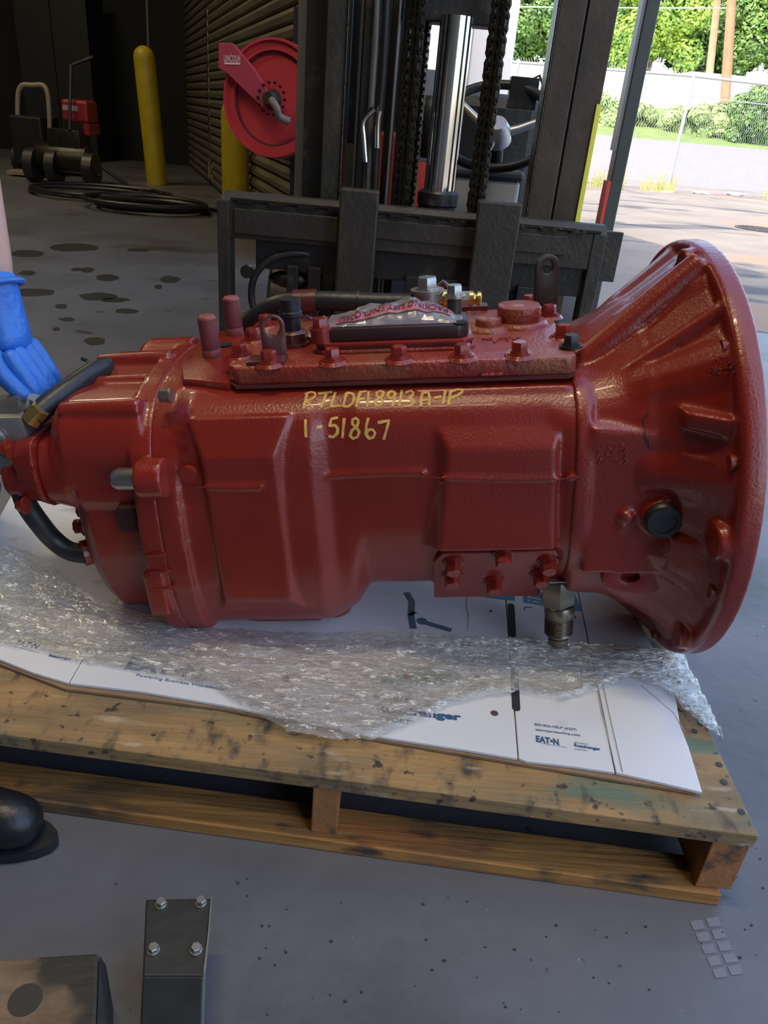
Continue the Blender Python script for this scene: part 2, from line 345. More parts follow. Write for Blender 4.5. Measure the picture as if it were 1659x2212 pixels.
# --- bell housing ---
mb = MB(); NB = 96
def rn(th):
    c_, s_ = abs(math.cos(th)), abs(math.sin(th)); a = .218; b = .193
    return 1/((c_/a)**4+(s_/b)**4)**.25
def pw(th):
    # th=0 far side(+v), pi near side(-v), pi/2 top
    v = math.cos(th); wv = math.sin(th)
    if wv > 0: return 1.0+2.4*abs(v)**3 if v < 0 else 1.0+abs(v)*1.0
    return 1.25+(3.0 if v < 0 else 1.6)*abs(v)**1.6
def ribf(th, t):
    # shallow sectors: pockets between bolt pads
    g = 0
    for k in range(12):
        d = abs((th-k*math.pi/6-math.pi/12+math.pi) % (2*math.pi)-math.pi)
        g = max(g, math.exp(-(d/.085)**4))
    return g
def bell(off, ua, ub, n=14, rim=.322, flip=False):
    rings = []
    for i in range(n+1):
        t = i/n; u = ua+(ub-ua)*t
        rings.append([])
        for k in range(NB):
            th = 2*math.pi*k/NB; p = pw(th); tt = t**p
            r = rn(th)*(1-tt)+rim*tt+off
            if off == 0: r += .013*ribf(th, t)*min(1, max(0, (t-.35)/.25)) - .004*(1 if t > .5 else 0)
            rings[-1].append((u, r*math.cos(th), r*math.sin(th)))
    return rings
outer = bell(0, -.215, -.034)
rim = []
for u, R_ in ((-.034, .330), (-.033, .338), (-.026, .341), (-.004, .341), (0, .338)):
    rim.append([(u, R_*math.cos(2*math.pi*k/NB), R_*math.sin(2*math.pi*k/NB)) for k in range(NB)])
inner = [[(0, .30*math.cos(2*math.pi*k/NB), .30*math.sin(2*math.pi*k/NB)) for k in range(NB)]]+list(reversed(bell(-.022, -.18, -.03, rim=.318)))
mb.loft(outer+rim+inner)
# ears on the rim
for a in (math.radians(96), math.radians(268), math.radians(222), math.radians(180)):
    cc = V((-.03, .312*math.cos(a), .312*math.sin(a))); mb.cone(cc-V((.02, 0, 0)), cc+V((.022, 0, 0)), .026, n=20)
# thick top ridge from neck to rim (near side of the cone top) and a second crease
for (pa, pb, r1, r2) in (((-.215, -.10, .172), (-.035, -.075, .322), .024, .02), ((-.20, -.150, .15), (-.03, -.165, .275), .009, .012)):
    mb.cone(pa, pb, r1, r2, n=16)
# neck flange ring & side barrel
mb.loft([sec(-.222, [(a*1.02, b*1.02) for a, b in A3]), sec(-.20, [(a*1.02, b*1.02) for a, b in A3])])
mb.hexa([(-.2, -.17, -.10), (-.08, -.17, -.10), (-.08, -.17, .15), (-.2, -.17, .15)], [(-.2, -.229, -.10), (-.085, -.236, -.10), (-.085, -.228, .12), (-.2, -.221, .13)])
mb.hexa([(-.09, -.15, -.10), (-.025, -.15, -.12), (-.025, -.15, .15), (-.09, -.15, .13)], [(-.09, -.236, -.10), (-.025, -.292, -.12), (-.025, -.292, .13), (-.09, -.23, .12)])
# pads behind the rim on the near side
for (w0, w1, vv) in ((.03, .105, -.30), (.135, .165, -.285), (-.085, -.02, -.30)):
    mb.hexa([(-.10, -.18, w0), (-.02, -.18, w0), (-.02, -.18, w1), (-.10, -.18, w1)], [(-.085, -.252, w0+.003), (-.022, vv-.012, w0+.003), (-.022, vv-.012, w1-.003), (-.085, -.252, w1-.003)])
# plug boss, small nub, gusset ear with hole
mb.cone((-.098, -.2, .0), (-.098, -.246, .0), .03, .028, n=24)
mb.cone((-.145, -.2, .0), (-.145, -.238, -.004), .013, .01, n=14); mb.cone((-.155, -.225, -.03), (-.138, -.232, .0), .006, n=8)
bell_o = go(mb, 'bell_housing', vox=.0038, smi=4)
# ear plate with bore
mb = MB(); N_ = 24; ce = V((-.128, -.222, -.108)); outl = []; holep = []
for k in range(N_):
    a = 2*math.pi*k/N_; outl.append((ce.x+.05*math.cos(a)*(1.25 if math.cos(a) > 0 else .85), ce.z+.036*math.sin(a))); holep.append((ce.x+.014*math.cos(a), ce.z+.010*math.sin(a)))
fr = []
for yv in (-.212, -.18):
    fr.append([(x, yv-.017, z) for x, z in outl]); fr.append([(x, yv-.017, z) for x, z in holep])
vs = fr[0]+fr[1]+fr[2]+fr[3]; fs = []
for k in range(N_):
    q = (k+1) % N_
    fs += [(k, q, N_+q, N_+k), (2*N_+k, 2*N_+q, 3*N_+q, 3*N_+k), (k, q, 2*N_+q, 2*N_+k), (N_+k, N_+q, 3*N_+q, 3*N_+k)]
mb.add(vs, fs); go(mb, 'mounting_ear', bevel=.003)
mb = MB(); mb.cone(ce+V((0, .03, 0)), ce+V((0, .026, 0)), .02, n=20); go(mb, 'ear_bore', mat('black_hole', (.005, .005, .005), .9))
# black rubber plug with rim
mb = MB(); mb.cone((-.098, -.244, .0), (-.098, -.256, .0), .026, n=28, prof=[(0, .027), (.5, .027), (1, .022)]); mb.ring((-.098, -.254, .0), (0, -1, 0), .024, .017, .004, 28); go(mb, 'bore_plug', BLKRUB, label='black rubber plug')
# bolts around the rim seen from behind
for dg in (105, 132, 160, 195, 222, 250):
    a = math.radians(dg); mb = MB(); mb.cone((-.034, .318*math.cos(a), .318*math.sin(a)), (-.042, .318*math.cos(a), .318*math.sin(a)), .011, n=16); go(mb, 'rim_boss')
# paint crack
CRK = mat('dark_crack', (.05, .008, .006), .6)

# --- top cover ---
W0 = PT+.002; W1 = .216
mb = MB()
pl = []
for (u, v) in ((-.706, -.156), (-.225, -.156), (-.215, -.146), (-.215, .07), (-.25, .156), (-.70, .156), (-.724, .135), (-.722, -.135)): pl.append((u, v, W0))
mb.prism(pl, (0, 0, W1-W0)); cover = go(mb, 'top_cover', REDD, bevel=.005)
mb = MB(); mb.prism([(p[0]*1.004-.0, p[1]*1.01, W0-.004) for p in pl], (0, 0, .005)); go(mb, 'cover_gasket', mat('gasket', (.10, .012, .008), .7))
# bosses on the cover
mb = MB(); p = gw(1120, 700, W1)
mb.cone(p-V((0, 0, .002)), p+V((0, 0, .008)), .05, .044, n=24); x_ = []
for k in range(16):
    a = 2*math.pi*k/16; x_.append((p.x+max(-.034, min(.034, .04*math.cos(a))), p.y+.036*math.sin(a), p.z+.006))
mb.prism(x_, (0, 0, .026)); go(mb, 'square_plug', REDD, bevel=.003)
mb = MB(); p = gw(1055, 712, W1); mb.cone(p-V((0, 0, .002)), p+V((0, 0, .008)), .036, .028, n=24); mb.cone(p, p+V((0, 0, .019)), .021, n=20); go(mb, 'oil_plug', REDD, bevel=.002)
mb = MB(); p = gw(1085, 735, W1)
rng = random.Random(3)
for k in range(18): mb.sphere(p+V((rng.uniform(-.03, .03), rng.uniform(-.012, .012), 0)), rng.uniform(.002, .004), 6)
for (a, b) in (((1040, 790), (1085, 788)), ): 
    q0 = gv(a[0], a[1]+20, -.158); q1 = gv(b[0], b[1]+20, -.158); mb.tube([q0, q1], .003, 6)
go(mb, 'paint_lumps', REDD)['kind'] = 'stuff'
BP = [(717, 788, 0), (862, 783, 0), (1000, 776, 0), (1122, 769, 0), (519, 770, 0), (548, 735, 0), (574, 705, 0), (650, 688, 0), (1233, 752, 1), (1216, 729, 0), (1186, 684, 0), (1143, 662, 0), (1013, 656, 0), (579, 792, 0)]
for i, (x, y, dk) in enumerate(BP):
    p = gw(x, y, W1); p.y = max(p.y, -.143); mb = MB()
    if not dk: mb.cone(p-V((0, 0, .002)), p+V((0, 0, .003)), .0235, .019, n=20)
    hexhead(mb, p+V((0, 0, .002)), (0, 0, 1), .0118, .0125, rot=i*.37)
    go(mb, 'cover_bolt', BLKRUB if dk else RED, label='black cover bolt' if dk else None)
# studs on the left deck
for x, y, yt in ((459, 770, 712), (509, 722, 667)):
    p = gw(x, y, PT+.006); d = V((-.16, 0, 1)).normalized(); d = V((0, 0, 1)); prof = [(0, .0155), (.18, .0155)]
    for k in range(22): prof += [(.2+.033*k, .0155 if k % 2 else .0142)]
    prof += [(.95, .0145), (1, .011)]
    mb = MB(); mb.cone(p, p+d*.068, .01, n=18, prof=prof); go(mb, 'threaded_stud', mat('faded_red_stud', (.24, .055, .05), .5), ang=60)
mb = MB(); p = gw(488, 745, PT+.0075); mb.cone(p-V((0, 0, .002)), p+V((0, 0, .0012)), .013, n=18); go(mb, 'deck_hole', mat('black_hole', (.005, .005, .005), .9))
# deck casting at left of plate
mb = MB(); mb.prism([(-.832, -.02, PT-.01), (-.80, -.12, PT-.01), (-.72, -.15, PT-.01), (-.72, .15, PT-.01), (-.80, .17, PT-.01), (-.832, .16, PT-.01)], (0, 0, .016)); go(mb, 'stud_deck', bevel=.005)
# lifting lugs (plate with hole)
def lug(name, foot, dirx, h, wd, m, tilt=0, thick=.007, hole=.011, sx=1.):
    """upright plate: built in its own frame, foot point at base centre, dirx = width direction"""
    dirx = V(dirx).normalized(); up = V((0, 0, 1)); n = dirx.cross(up); up = (up+n*tilt).normalized(); n = dirx.cross(up)
    N = 28; out = []; hol = []; hc = h-wd/2
    for k in range(N):
        a = 2*math.pi*k/N; cx, sy = math.cos(a), math.sin(a)
        hol.append((hole*cx, hc+hole*1.15*sy))
        if sy >= 0: out.append((wd/2*cx, hc+wd/2*sy))
        else:
            # project to rectangle below
            t = min(wd/2/abs(cx) if abs(cx) > 1e-6 else 9, hc/abs(sy)); out.append((t*cx, hc+t*sy))
    P = lambda q, k: V(foot)+dirx*q[0]+up*q[1]+n*(thick*k)
    vs = [P(q, -.5) for q in out]+[P(q, -.5) for q in hol]+[P(q, .5) for q in out]+[P(q, .5) for q in hol]; fs = []
    for k in range(N):
        q = (k+1) % N
        fs += [(k, q, N+q, N+k), (2*N+k, 2*N+q, 3*N+q, 3*N+k), (k, q, 2*N+q, 2*N+k), (N+k, N+q, 3*N+q, 3*N+k)]
    return MB().add(vs, fs)
p = gw(596, 775, W1); mb = lug('lug', p, (1, .25, 0), .066, .036, DRED); mb.box(p+V((-.01, -.014, .003)), (.056, .04, .006)); go(mb, 'lifting_lug', DRED, bevel=.0015)
p = gw(1207, 690, W1); p = V((-.215, .165, .17)); mb = lug('lug', p, (1, .3, 0), .135, .044, GREASE, tilt=.0, thick=.008, hole=.010); go(mb, 'lifting_lug', mat('bare_grey_steel', (.06, .05, .04), .45, metal=.6), bevel=.0015, label='grey lifting lug')
mb = MB(); p = gw(1010, 668, W1)
mb.box(p+V((0, 0, .004)), (.07, .03, .007)); mb.tube([p+V((-.028, 0, .004)), p+V((-.030, 0, .025)), p+V((-.034, 0, .04)), p+V((-.044, 0, .048)), p+V((-.052, 0, .042)), p+V((-.054, 0, .032))], .006, 8)
go(mb, 'hook_bracket', DRED)
# sensor with hexagonal foot
p = gw(636, 745, W1); mb = MB(); hexhead(mb, p, (0, 0, 1), .023, .017, wr=.026); mb.cone(p+V((0, 0, .018)), p+V((0, 0, .024)), .02, .015); go(mb, 'sensor_nut', DRED)
mb = MB(); mb.cone(p+V((0, 0, .02)), p+V((0, 0, .072)), .014, n=24, prof=[(0, .0135), (.45, .0135), (.5, .017), (.62, .017), (.64, .0155), (1, .0165)]); mb.box(p+V((-.014, -.006, .05)), (.008, .008, .012)); go(mb, 'sensor', BLKRUB, label='black plastic sensor')
# shift tower frame
T0 = W1; ta = gw(712, 742, T0); tb = gw(1006, 738, T0)
u_l, u_r = -.592, -.362; v_n = -.004; v_f = .285; v_n = -.01; v_f = .155
v_n = -.06; v_f = .135; dv = v_n
def frame(z0, z1, g, m, name, bev=.004):
    mb = MB(); ua, ub, va, vb = u_l-g, u_r+g, v_n-g, v_f+g; cch = .014
    poly = [(ua+cch, va), (ub-cch, va), (ub, va+cch), (ub, vb-cch), (ub-cch, vb), (ua+cch, vb), (ua, vb-cch), (ua, va+cch)]
    mb.prism([(a, b, z0) for a, b in poly], (0, 0, z1-z0)); return go(mb, name, m, bevel=bev)
v_n = gw(860, 745, W1+.01).y; v_f = min(.14, gw(860, 668, W1+.04).y)
frame(T0-.001, T0+.006, .006, REDD, 'tower_flange'); frame(T0+.006, T0+.010, .002, DRED, 'tower_gasket', .001); frame(T0+.010, T0+.016, .004, RED, 'tower_plate', .002)
frame(T0+.016, T0+.036, -.003, mat('brown_black_cover', (.035, .014, .014), .38), 'shift_cover', .004)
mb = MB(); q = V((u_l+.006, v_n+.012, T0+.016)); mb.cone(q, q+V((0, 0, .018)), .016, n=22); hexhead(mb, q+V((0, 0, .018)), (0, 0, 1), .012, .012); go(mb, 'cover_bolt')
mb = MB(); q = V((u_r-.016, v_n+.014, T0+.0345)); mb.cone(q, q+V((0, 0, .003)), .0115, n=20); go(mb, 'bolt_hole', mat('black_hole', (.005, .005, .005), .9))
mb = MB(); q = V((u_r-.022, v_f-.03, T0+.03)); mb.cone(q, q+V((0, 0, .032)), .011, n=20); go(mb, 'post', BROWN)
mb = MB(); hexhead(mb, q+V((0, 0, .032)), (0, 0, 1), .0125, .013); go(mb, 'post_bolt', ZINC, label='bare zinc bolt')
mb = MB(); q = gw(690, 735, W1); mb.tube([q+V((-.012, -.012, .004)), q+V((.012, .014, .03))], .008, 10); go(mb, 'vent_tube', mat('pale_primer', (.4, .3, .28), .5))
# valve with hex top and brass fittings
mb = MB(); q = gv(923, 632, .12); q0 = V((q.x, .12, W1)); mb.cone(q0, V((q.x, .12, q.z+.0)), .026, n=28); mb.cone(V((q.x, .12, q.z)), V((q.x, .12, q.z+.006)), .029, n=28); VSTE = mat('valve_aluminium', (.3, .28, .27), .4, metal=.7); go(mb, 'air_valve', VSTE)
mb = MB(); hexhead(mb, V((q.x, .12, q.z+.006)), (0, 0, 1), .018, .018, washer=False); go(mb, 'valve_nut', ZINC)
mb = MB(); a = gv(945, 645, .115); b = gv(1040, 645, .115); L_ = b-a
mb.cone(a, a+L_, .01, n=14, prof=[(0, .011), (.12, .011), (.13, .015), (.26, .015), (.27, .008), (.4, .008)]); mb.cone(a+L_*.72, b, .01, n=14, prof=[(0, .013), (.3, .013), (.35, .010), (.6, .008), (.65, .012), (.9, .012), (1, .008)]); go(mb, 'brass_fitting', BRASS)
mb = MB(); mb.cone(a+L_*.4, a+L_*.72, .013, n=6); go(mb, 'steel_union', ZINC)
# hose over the top with P clamp
def hose(pts, r, name, m=BLKRUB, n=12, root=gb, sub=6):
    P = [V(p) for p in pts]; out = []
    for i in range(len(P)-1):
        p0, p1, p2, p3 = P[max(i-1, 0)], P[i], P[i+1], P[min(i+2, len(P)-1)]
        for k in range(sub):
            t = k/sub; out.append(.5*((2*p1)+(p2-p0)*t+(2*p0-5*p1+4*p2-p3)*t*t+(3*p1-p0-3*p2+p3)*t**3))
    out.append(P[-1]); mb = MB(); mb.tube(out, r, n); return mb
hp = [gv(505, 712, .17), gv(545, 690, .165), gv(590, 662, .15), gv(640, 652, .14), gv(700, 650, .135), gv(780, 653, .13), gv(850, 655, .125), gv(905, 655, .12)]
go(hose(hp, .0175, 'hose'), 'air_hose', BLKRUB)
mb = MB(); ring_c = gv(662, 652, .137); mb.ring(ring_c-V((.022, 0, 0)), (1, 0, 0), .0215, .0175, .04, 28); p = gw(650, 680, W1); go(mb, 'hose_clamp', DRED); mb = MB(); mb.box(V((ring_c.x, p.y+.02, (ring_c.z+p.z)/2)), (.03, .006, abs(ring_c.z-p.z)+.0)); go(mb, 'clamp_foot', DRED)
mb = MB(); q = gv(772, 652, .131); mb.ring(q, (1, 0, 0), .0195, .0172, .004, 20); go(mb, 'hose_band', BLKRUB)
# foil scrap behind the sensor
# --- pto cover and its bolts ---
nrmP = V((0, -.112, -.045)).cross(V((1, 0, 0))).normalized()
pa = V((0, -.206, -.064)); pb_ = V((0, -.147, -.188)); pn = V((1, 0, 0)).cross(pb_-pa).normalized()
if pn.y > 0: pn = -pn
def padpt(u, t, o=0): return V((u, 0, 0))+pa.lerp(pb_, t)+pn*o
mb = MB(); pol = [padpt(-.425, .98), padpt(-.425, .2), padpt(-.41, .02), padpt(-.24, .02), padpt(-.222, .2), padpt(-.222, .98)]
mb.prism(pol, pn*.008); go(mb, 'side_cover', bevel=.002)
for x, y in ((978, 1215), (1086, 1197), (1183, 1212), (976, 1243), (1067, 1256), (1167, 1240)):
    # intersect ray with pad plane in local space
    o_ = GI @ CAMP; d_ = (GI.to_3x3() @ ray(x, y)); P0 = padpt(0, 0, .008); t = (P0-o_).dot(pn)/d_.dot(pn); q = o_+d_*t
    mb = MB(); hexhead(mb, q, pn, .0125, .016, wr=.017, rot=.3); go(mb, 'side_cover_bolt')
mb = MB(); q = gv(1067, 1272, -.13); hexhead(mb, q+V((0, 0, .012)), (0, -.3, -1), .016, .012); go(mb, 'drain_bolt', ZINC, label='bare zinc drain bolt')
# --- hydraulic fitting hanging down (two hex bodies) ---
fa = gv(1205, 1245, -.165); dd = V((.02, -.05, -1)).normalized()
mb = MB(); mb.box(fa+V((0, 0, .004)), (.06, .05, .003)); go(mb, 'bracket_tab', VSTE, bevel=.001)
def hexc(mb, c, d, r, l):
    x, y = basis(d); c = V(c); R6 = lambda q, rr: [c+V(d)*q+(x*math.cos(k*math.pi/3)+y*math.sin(k*math.pi/3))*rr for k in range(6)]
    mb.loft([R6(0, r*.93), R6(.003, r), R6(l-.003, r), R6(l, r*.93)])
mb = MB(); hexc(mb, fa, dd, .029, .048); mb.cone(fa+V((-.03, 0, -.02)), fa+V((0, 0, -.02)), .016, n=6); mb.cone(fa+dd*.048, fa+dd*.054, .02, n=20); go(mb, 'elbow_fitting', STEELF)
mb = MB(); f2 = fa+dd*.052+V((.004, 0, 0)); hexc(mb, f2, dd, .026, .024)
prof = [(0, .022)]
for k in range(16): prof.append(((k+1)/20, .0235 if k % 2 else .0215))
prof += [(.85, .0235), (.86, .019), (1, .018)]
mb.cone(f2+dd*.022, f2+dd*.06, .02, n=24, prof=prof); mb.cone(f2+dd*.058, f2+dd*.08, .016, n=24, prof=[(0, .0145), (.2, .0145), (.25, .0165), (.8, .0165), (1, .013)]); go(mb, 'hose_coupling', STEELF, ang=60)
# --- left end: valve block, fittings, hoses ---
mb = MB(); q = gv(20, 945, -.17); mb.bb(q+V((-.09, .0, -.035)), q+V((.028, .09, .032))); mb.cone(q+V((-.02, .0, 0)), q+V((-.02, -.012, 0)), .018, n=20); go(mb, 'valve_block', VSTE, bevel=.005)
mb = MB(); q = gv(20, 890, -.13); mb.cone(q+V((-.05, 0, -.005)), q+V((.03, 0, .006)), .026, n=6); mb.cone(q+V((.025, 0, -.02)), q+V((.05, 0, .02)), .014, n=14); mb.box(q+V((-.02, 0, -.02)), (.05, .04, .03)); go(mb, 'elbow_fitting', ZINC)
h1 = [gv(70, 905, -.16), gv(110, 868, -.13), gv(160, 832, -.09), gv(210, 800, -.04), gv(250, 790, .02), gv(262, 808, .04), gv(240, 828, .02), gv(200, 848, -.03)]
go(hose(h1, .0165, 'h'), 'air_hose', BLKRUB)
h1 = [gv(85, 880, -.1), gv(130, 845, -.05), gv(190, 803, .0), gv(232, 787, .05), gv(262, 800, .07)]
go(hose(h1, .006, 'h'), 'thin_hose', BLKRUB)
mb = MB(); q = gv(208, 802, -.03); mb.torus(q, (1, .6, .6), .021, .0025, 20, 6); mb.tube([q+V((-.01, 0, .018)), q+V((-.02, 0, .022))], .0028, 6); go(mb, 'cable_tie', BLKRUB)
mb = MB(); q = gv(72, 902, -.16); mb.cone(q+V((-.006, 0, -.005)), q+V((.014, .004, .013)), .0155, n=6); go(mb, 'brass_fitting', BRASS)
h2 = [gv(42, 1045, -.17), gv(58, 1090, -.165), gv(85, 1130, -.16), gv(115, 1165, -.15), (gv(150, 1190, -.15)), gv(190, 1197, -.15)]
go(hose(h2, .0165, 'h'), 'air_hose', BLKRUB)
mb = MB(); a = gv(22, 1010, -.17); b = gv(46, 1052, -.17); mb.cone(a, b, .012, n=6, prof=[(0, .010), (.3, .010), (.35, .014), (.6, .014), (.62, .010), (1, .0115)]); go(mb, 'brass_fitting', BRASS)
mb = MB(); a = gv(178, 1196, -.15); mb.cone(a, a+V((.03, .02, 0)), .022, n=16); go(mb, 'hose_port')
mb = MB(); q = gv(8, 1000, -.17); mb.cone(q+V((0, -.01, 0)), q+V((0, .03, 0)), .016, n=20); go(mb, 'valve_screw', VSTE)
# small bright bolt on rear flange
mb = MB(); q = gv(333, 868, -.205); hexhead(mb, q+V((.018, .026, 0)), (-1, 0, 0), .010, .016, washer=False); go(mb, 'flange_bolt', ZINC, label='bare metal flange bolt')
mb = MB(); q = gv(404, 1028, -.236); mb.cone(q+V((0, .012, 0)), q+V((0, .003, 0)), .012, n=20); go(mb, 'core_plug')
for k, (x, y) in enumerate(((190, 1100), (183, 1135))):
    mb = MB(); q = gv(x, y, -.12); hexhead(mb, q, (-1, -.2, 0), .012, .012); go(mb, 'rear_bolt')

# --- handwriting in yellow paint marker, projected on the case ---
dgp = bpy.context.evaluated_depsgraph_get()
def bvh(o):
    me = o.data; return BVHTree.FromPolygons([v.co.copy() for v in me.vertices], [tuple(p.vertices) for p in me.polygons])
BM = bvh(main); BB = bvh(bell_o)
def circ(cx, cy, rx, ry, a0, a1, n=12): return [(cx+rx*math.cos(math.radians(a0+(a1-a0)*i/n)), cy+ry*math.sin(math.radians(a0+(a1-a0)*i/n))) for i in range(n+1)]
ST = [
 [(547, 124), (541, 155), (532, 187)], [(538, 130), (560, 121), (577, 124), (579, 136), (566, 148), (545, 156), (560, 170), (571, 184)],
 [(590, 128), (645, 121)], [(622, 125), (612, 155), (599, 181)],
 [(657, 122), (648, 150), (641, 177), (681, 174)],
 [(702, 124), (694, 150), (688, 177), (708, 177), (724, 165), (731, 145), (726, 128), (702, 124)],
 [(753, 123), (746, 150), (739, 181)], [(750, 122), (780, 118)], [(745, 150), (771, 146)],
 [(787, 118), (784, 148), (781, 179)],
 [(845, 121), (832, 117), (818, 124), (819, 137), (836, 147), (842, 160), (832, 174), (816, 173), (810, 161), (822, 148), (840, 137), (845, 121)],
 [(890, 124), (876, 117), (863, 126), (862, 140), (874, 147), (888, 136), (890, 124), (886, 150), (880, 178)],
 [(916, 114), (911, 145), (906, 176)],
 [(930, 124), (950, 116), (962, 124), (955, 138), (941, 145), (956, 150), (962, 162), (950, 174), (925, 176)],
 [(990, 178), (991, 145), (997, 124), (1020, 122), (1024, 145), (1022, 174)], [(991, 153), (1022, 150)],
 [(1042, 144), (1070, 139)], [(1086, 113), (1081, 140), (1076, 168)],
 [(1106, 117), (1102, 145), (1097, 171)], [(1100, 122), (1130, 111), (1152, 112), (1150, 122), (1132, 134), (1106, 144)],
 [(541, 227), (541, 262), (543, 297)], [(582, 259), (605, 254)],
 [(668, 220), (642, 225), (634, 252), (656, 250), (667, 263), (664, 282), (648, 296), (630, 292)],
 [(692, 222), (688, 260), (685, 300)],
 [(748, 232), (737, 222), (724, 228), (724, 245), (740, 260), (750, 276), (744, 295), (726, 302), (714, 290), (722, 270), (742, 254), (748, 232)],
 [(786, 221), (778, 250), (776, 283), (788, 301), (805, 297), (812, 280), (802, 266), (786, 268), (776, 283)],
 [(822, 240), (866, 231), (858, 262), (845, 306)]]
def ribbon(mb, strokes, width, tree, off=.0008, scl=None, mat_=None, cap=True):
    for s_ in strokes:
        pts = []
        for i in range(len(s_)-1):
            n = max(1, int(math.dist(s_[i], s_[i+1])/5))
            for k in range(n): t = k/n; pts.append((s_[i][0]*(1-t)+s_[i+1][0]*t, s_[i][1]*(1-t)+s_[i+1][1]*t))
        pts.append(s_[-1]); W = []
        for (x, y) in pts:
            px, py = scl(x, y); o_ = GI @ CAMP; d_ = (GI.to_3x3() @ ray(px, py)).normalized()
            h = tree.ray_cast(o_, d_)
            if h[0] is not None: W.append((h[0], h[1]))
        if len(W) < 2: continue
        rings = []
        for i, (p, n) in enumerate(W):
            d = (W[min(i+1, len(W)-1)][0]-W[max(i-1, 0)][0])
            if d.length < 1e-6: continue
            sd = d.normalized().cross(n).normalized(); ww = width*(.85+.3*noise.noise(p*90)); q = p+n*off
            rings.append([q+sd*ww/2-n*.002, q+sd*ww/2, q-sd*ww/2, q-sd*ww/2-n*.002])
        if len(rings) > 1: mb.loft(rings)
Z2 = lambda x, y: (360+x*.5546, 780+y*.5546)
mb = MB(); ribbon(mb, ST, .0045, BM, scl=Z2); go(mb, 'handwriting', MARK, smooth=False, label='yellow handwritten numbers')
mb = MB(); ZB = lambda x, y: (1150+x*.4249, 500+y*.4249)
ribbon(mb, [[(600, 915), (560, 955), (572, 1010), (570, 1050), (588, 1095)], [(575, 1045), (598, 1105)]], .0028, BB, scl=ZB, off=.0005); go(mb, 'paint_crack', CRK, smooth=False)
mb = MB(); rng = random.Random(5)
for k in range(60):
    x = rng.uniform(330, 480) if k < 40 else rng.uniform(880, 1030); y = rng.uniform(1080, 1180) if k < 40 else rng.uniform(640, 720)
    px, py = ZB(x, y); h = BB.ray_cast(GI @ CAMP, (GI.to_3x3() @ ray(px, py)).normalized())
    if h[0]: mb.sphere(h[0], rng.uniform(.0015, .003), 6)
go(mb, 'paint_pimples', REDD)['kind'] = 'stuff'

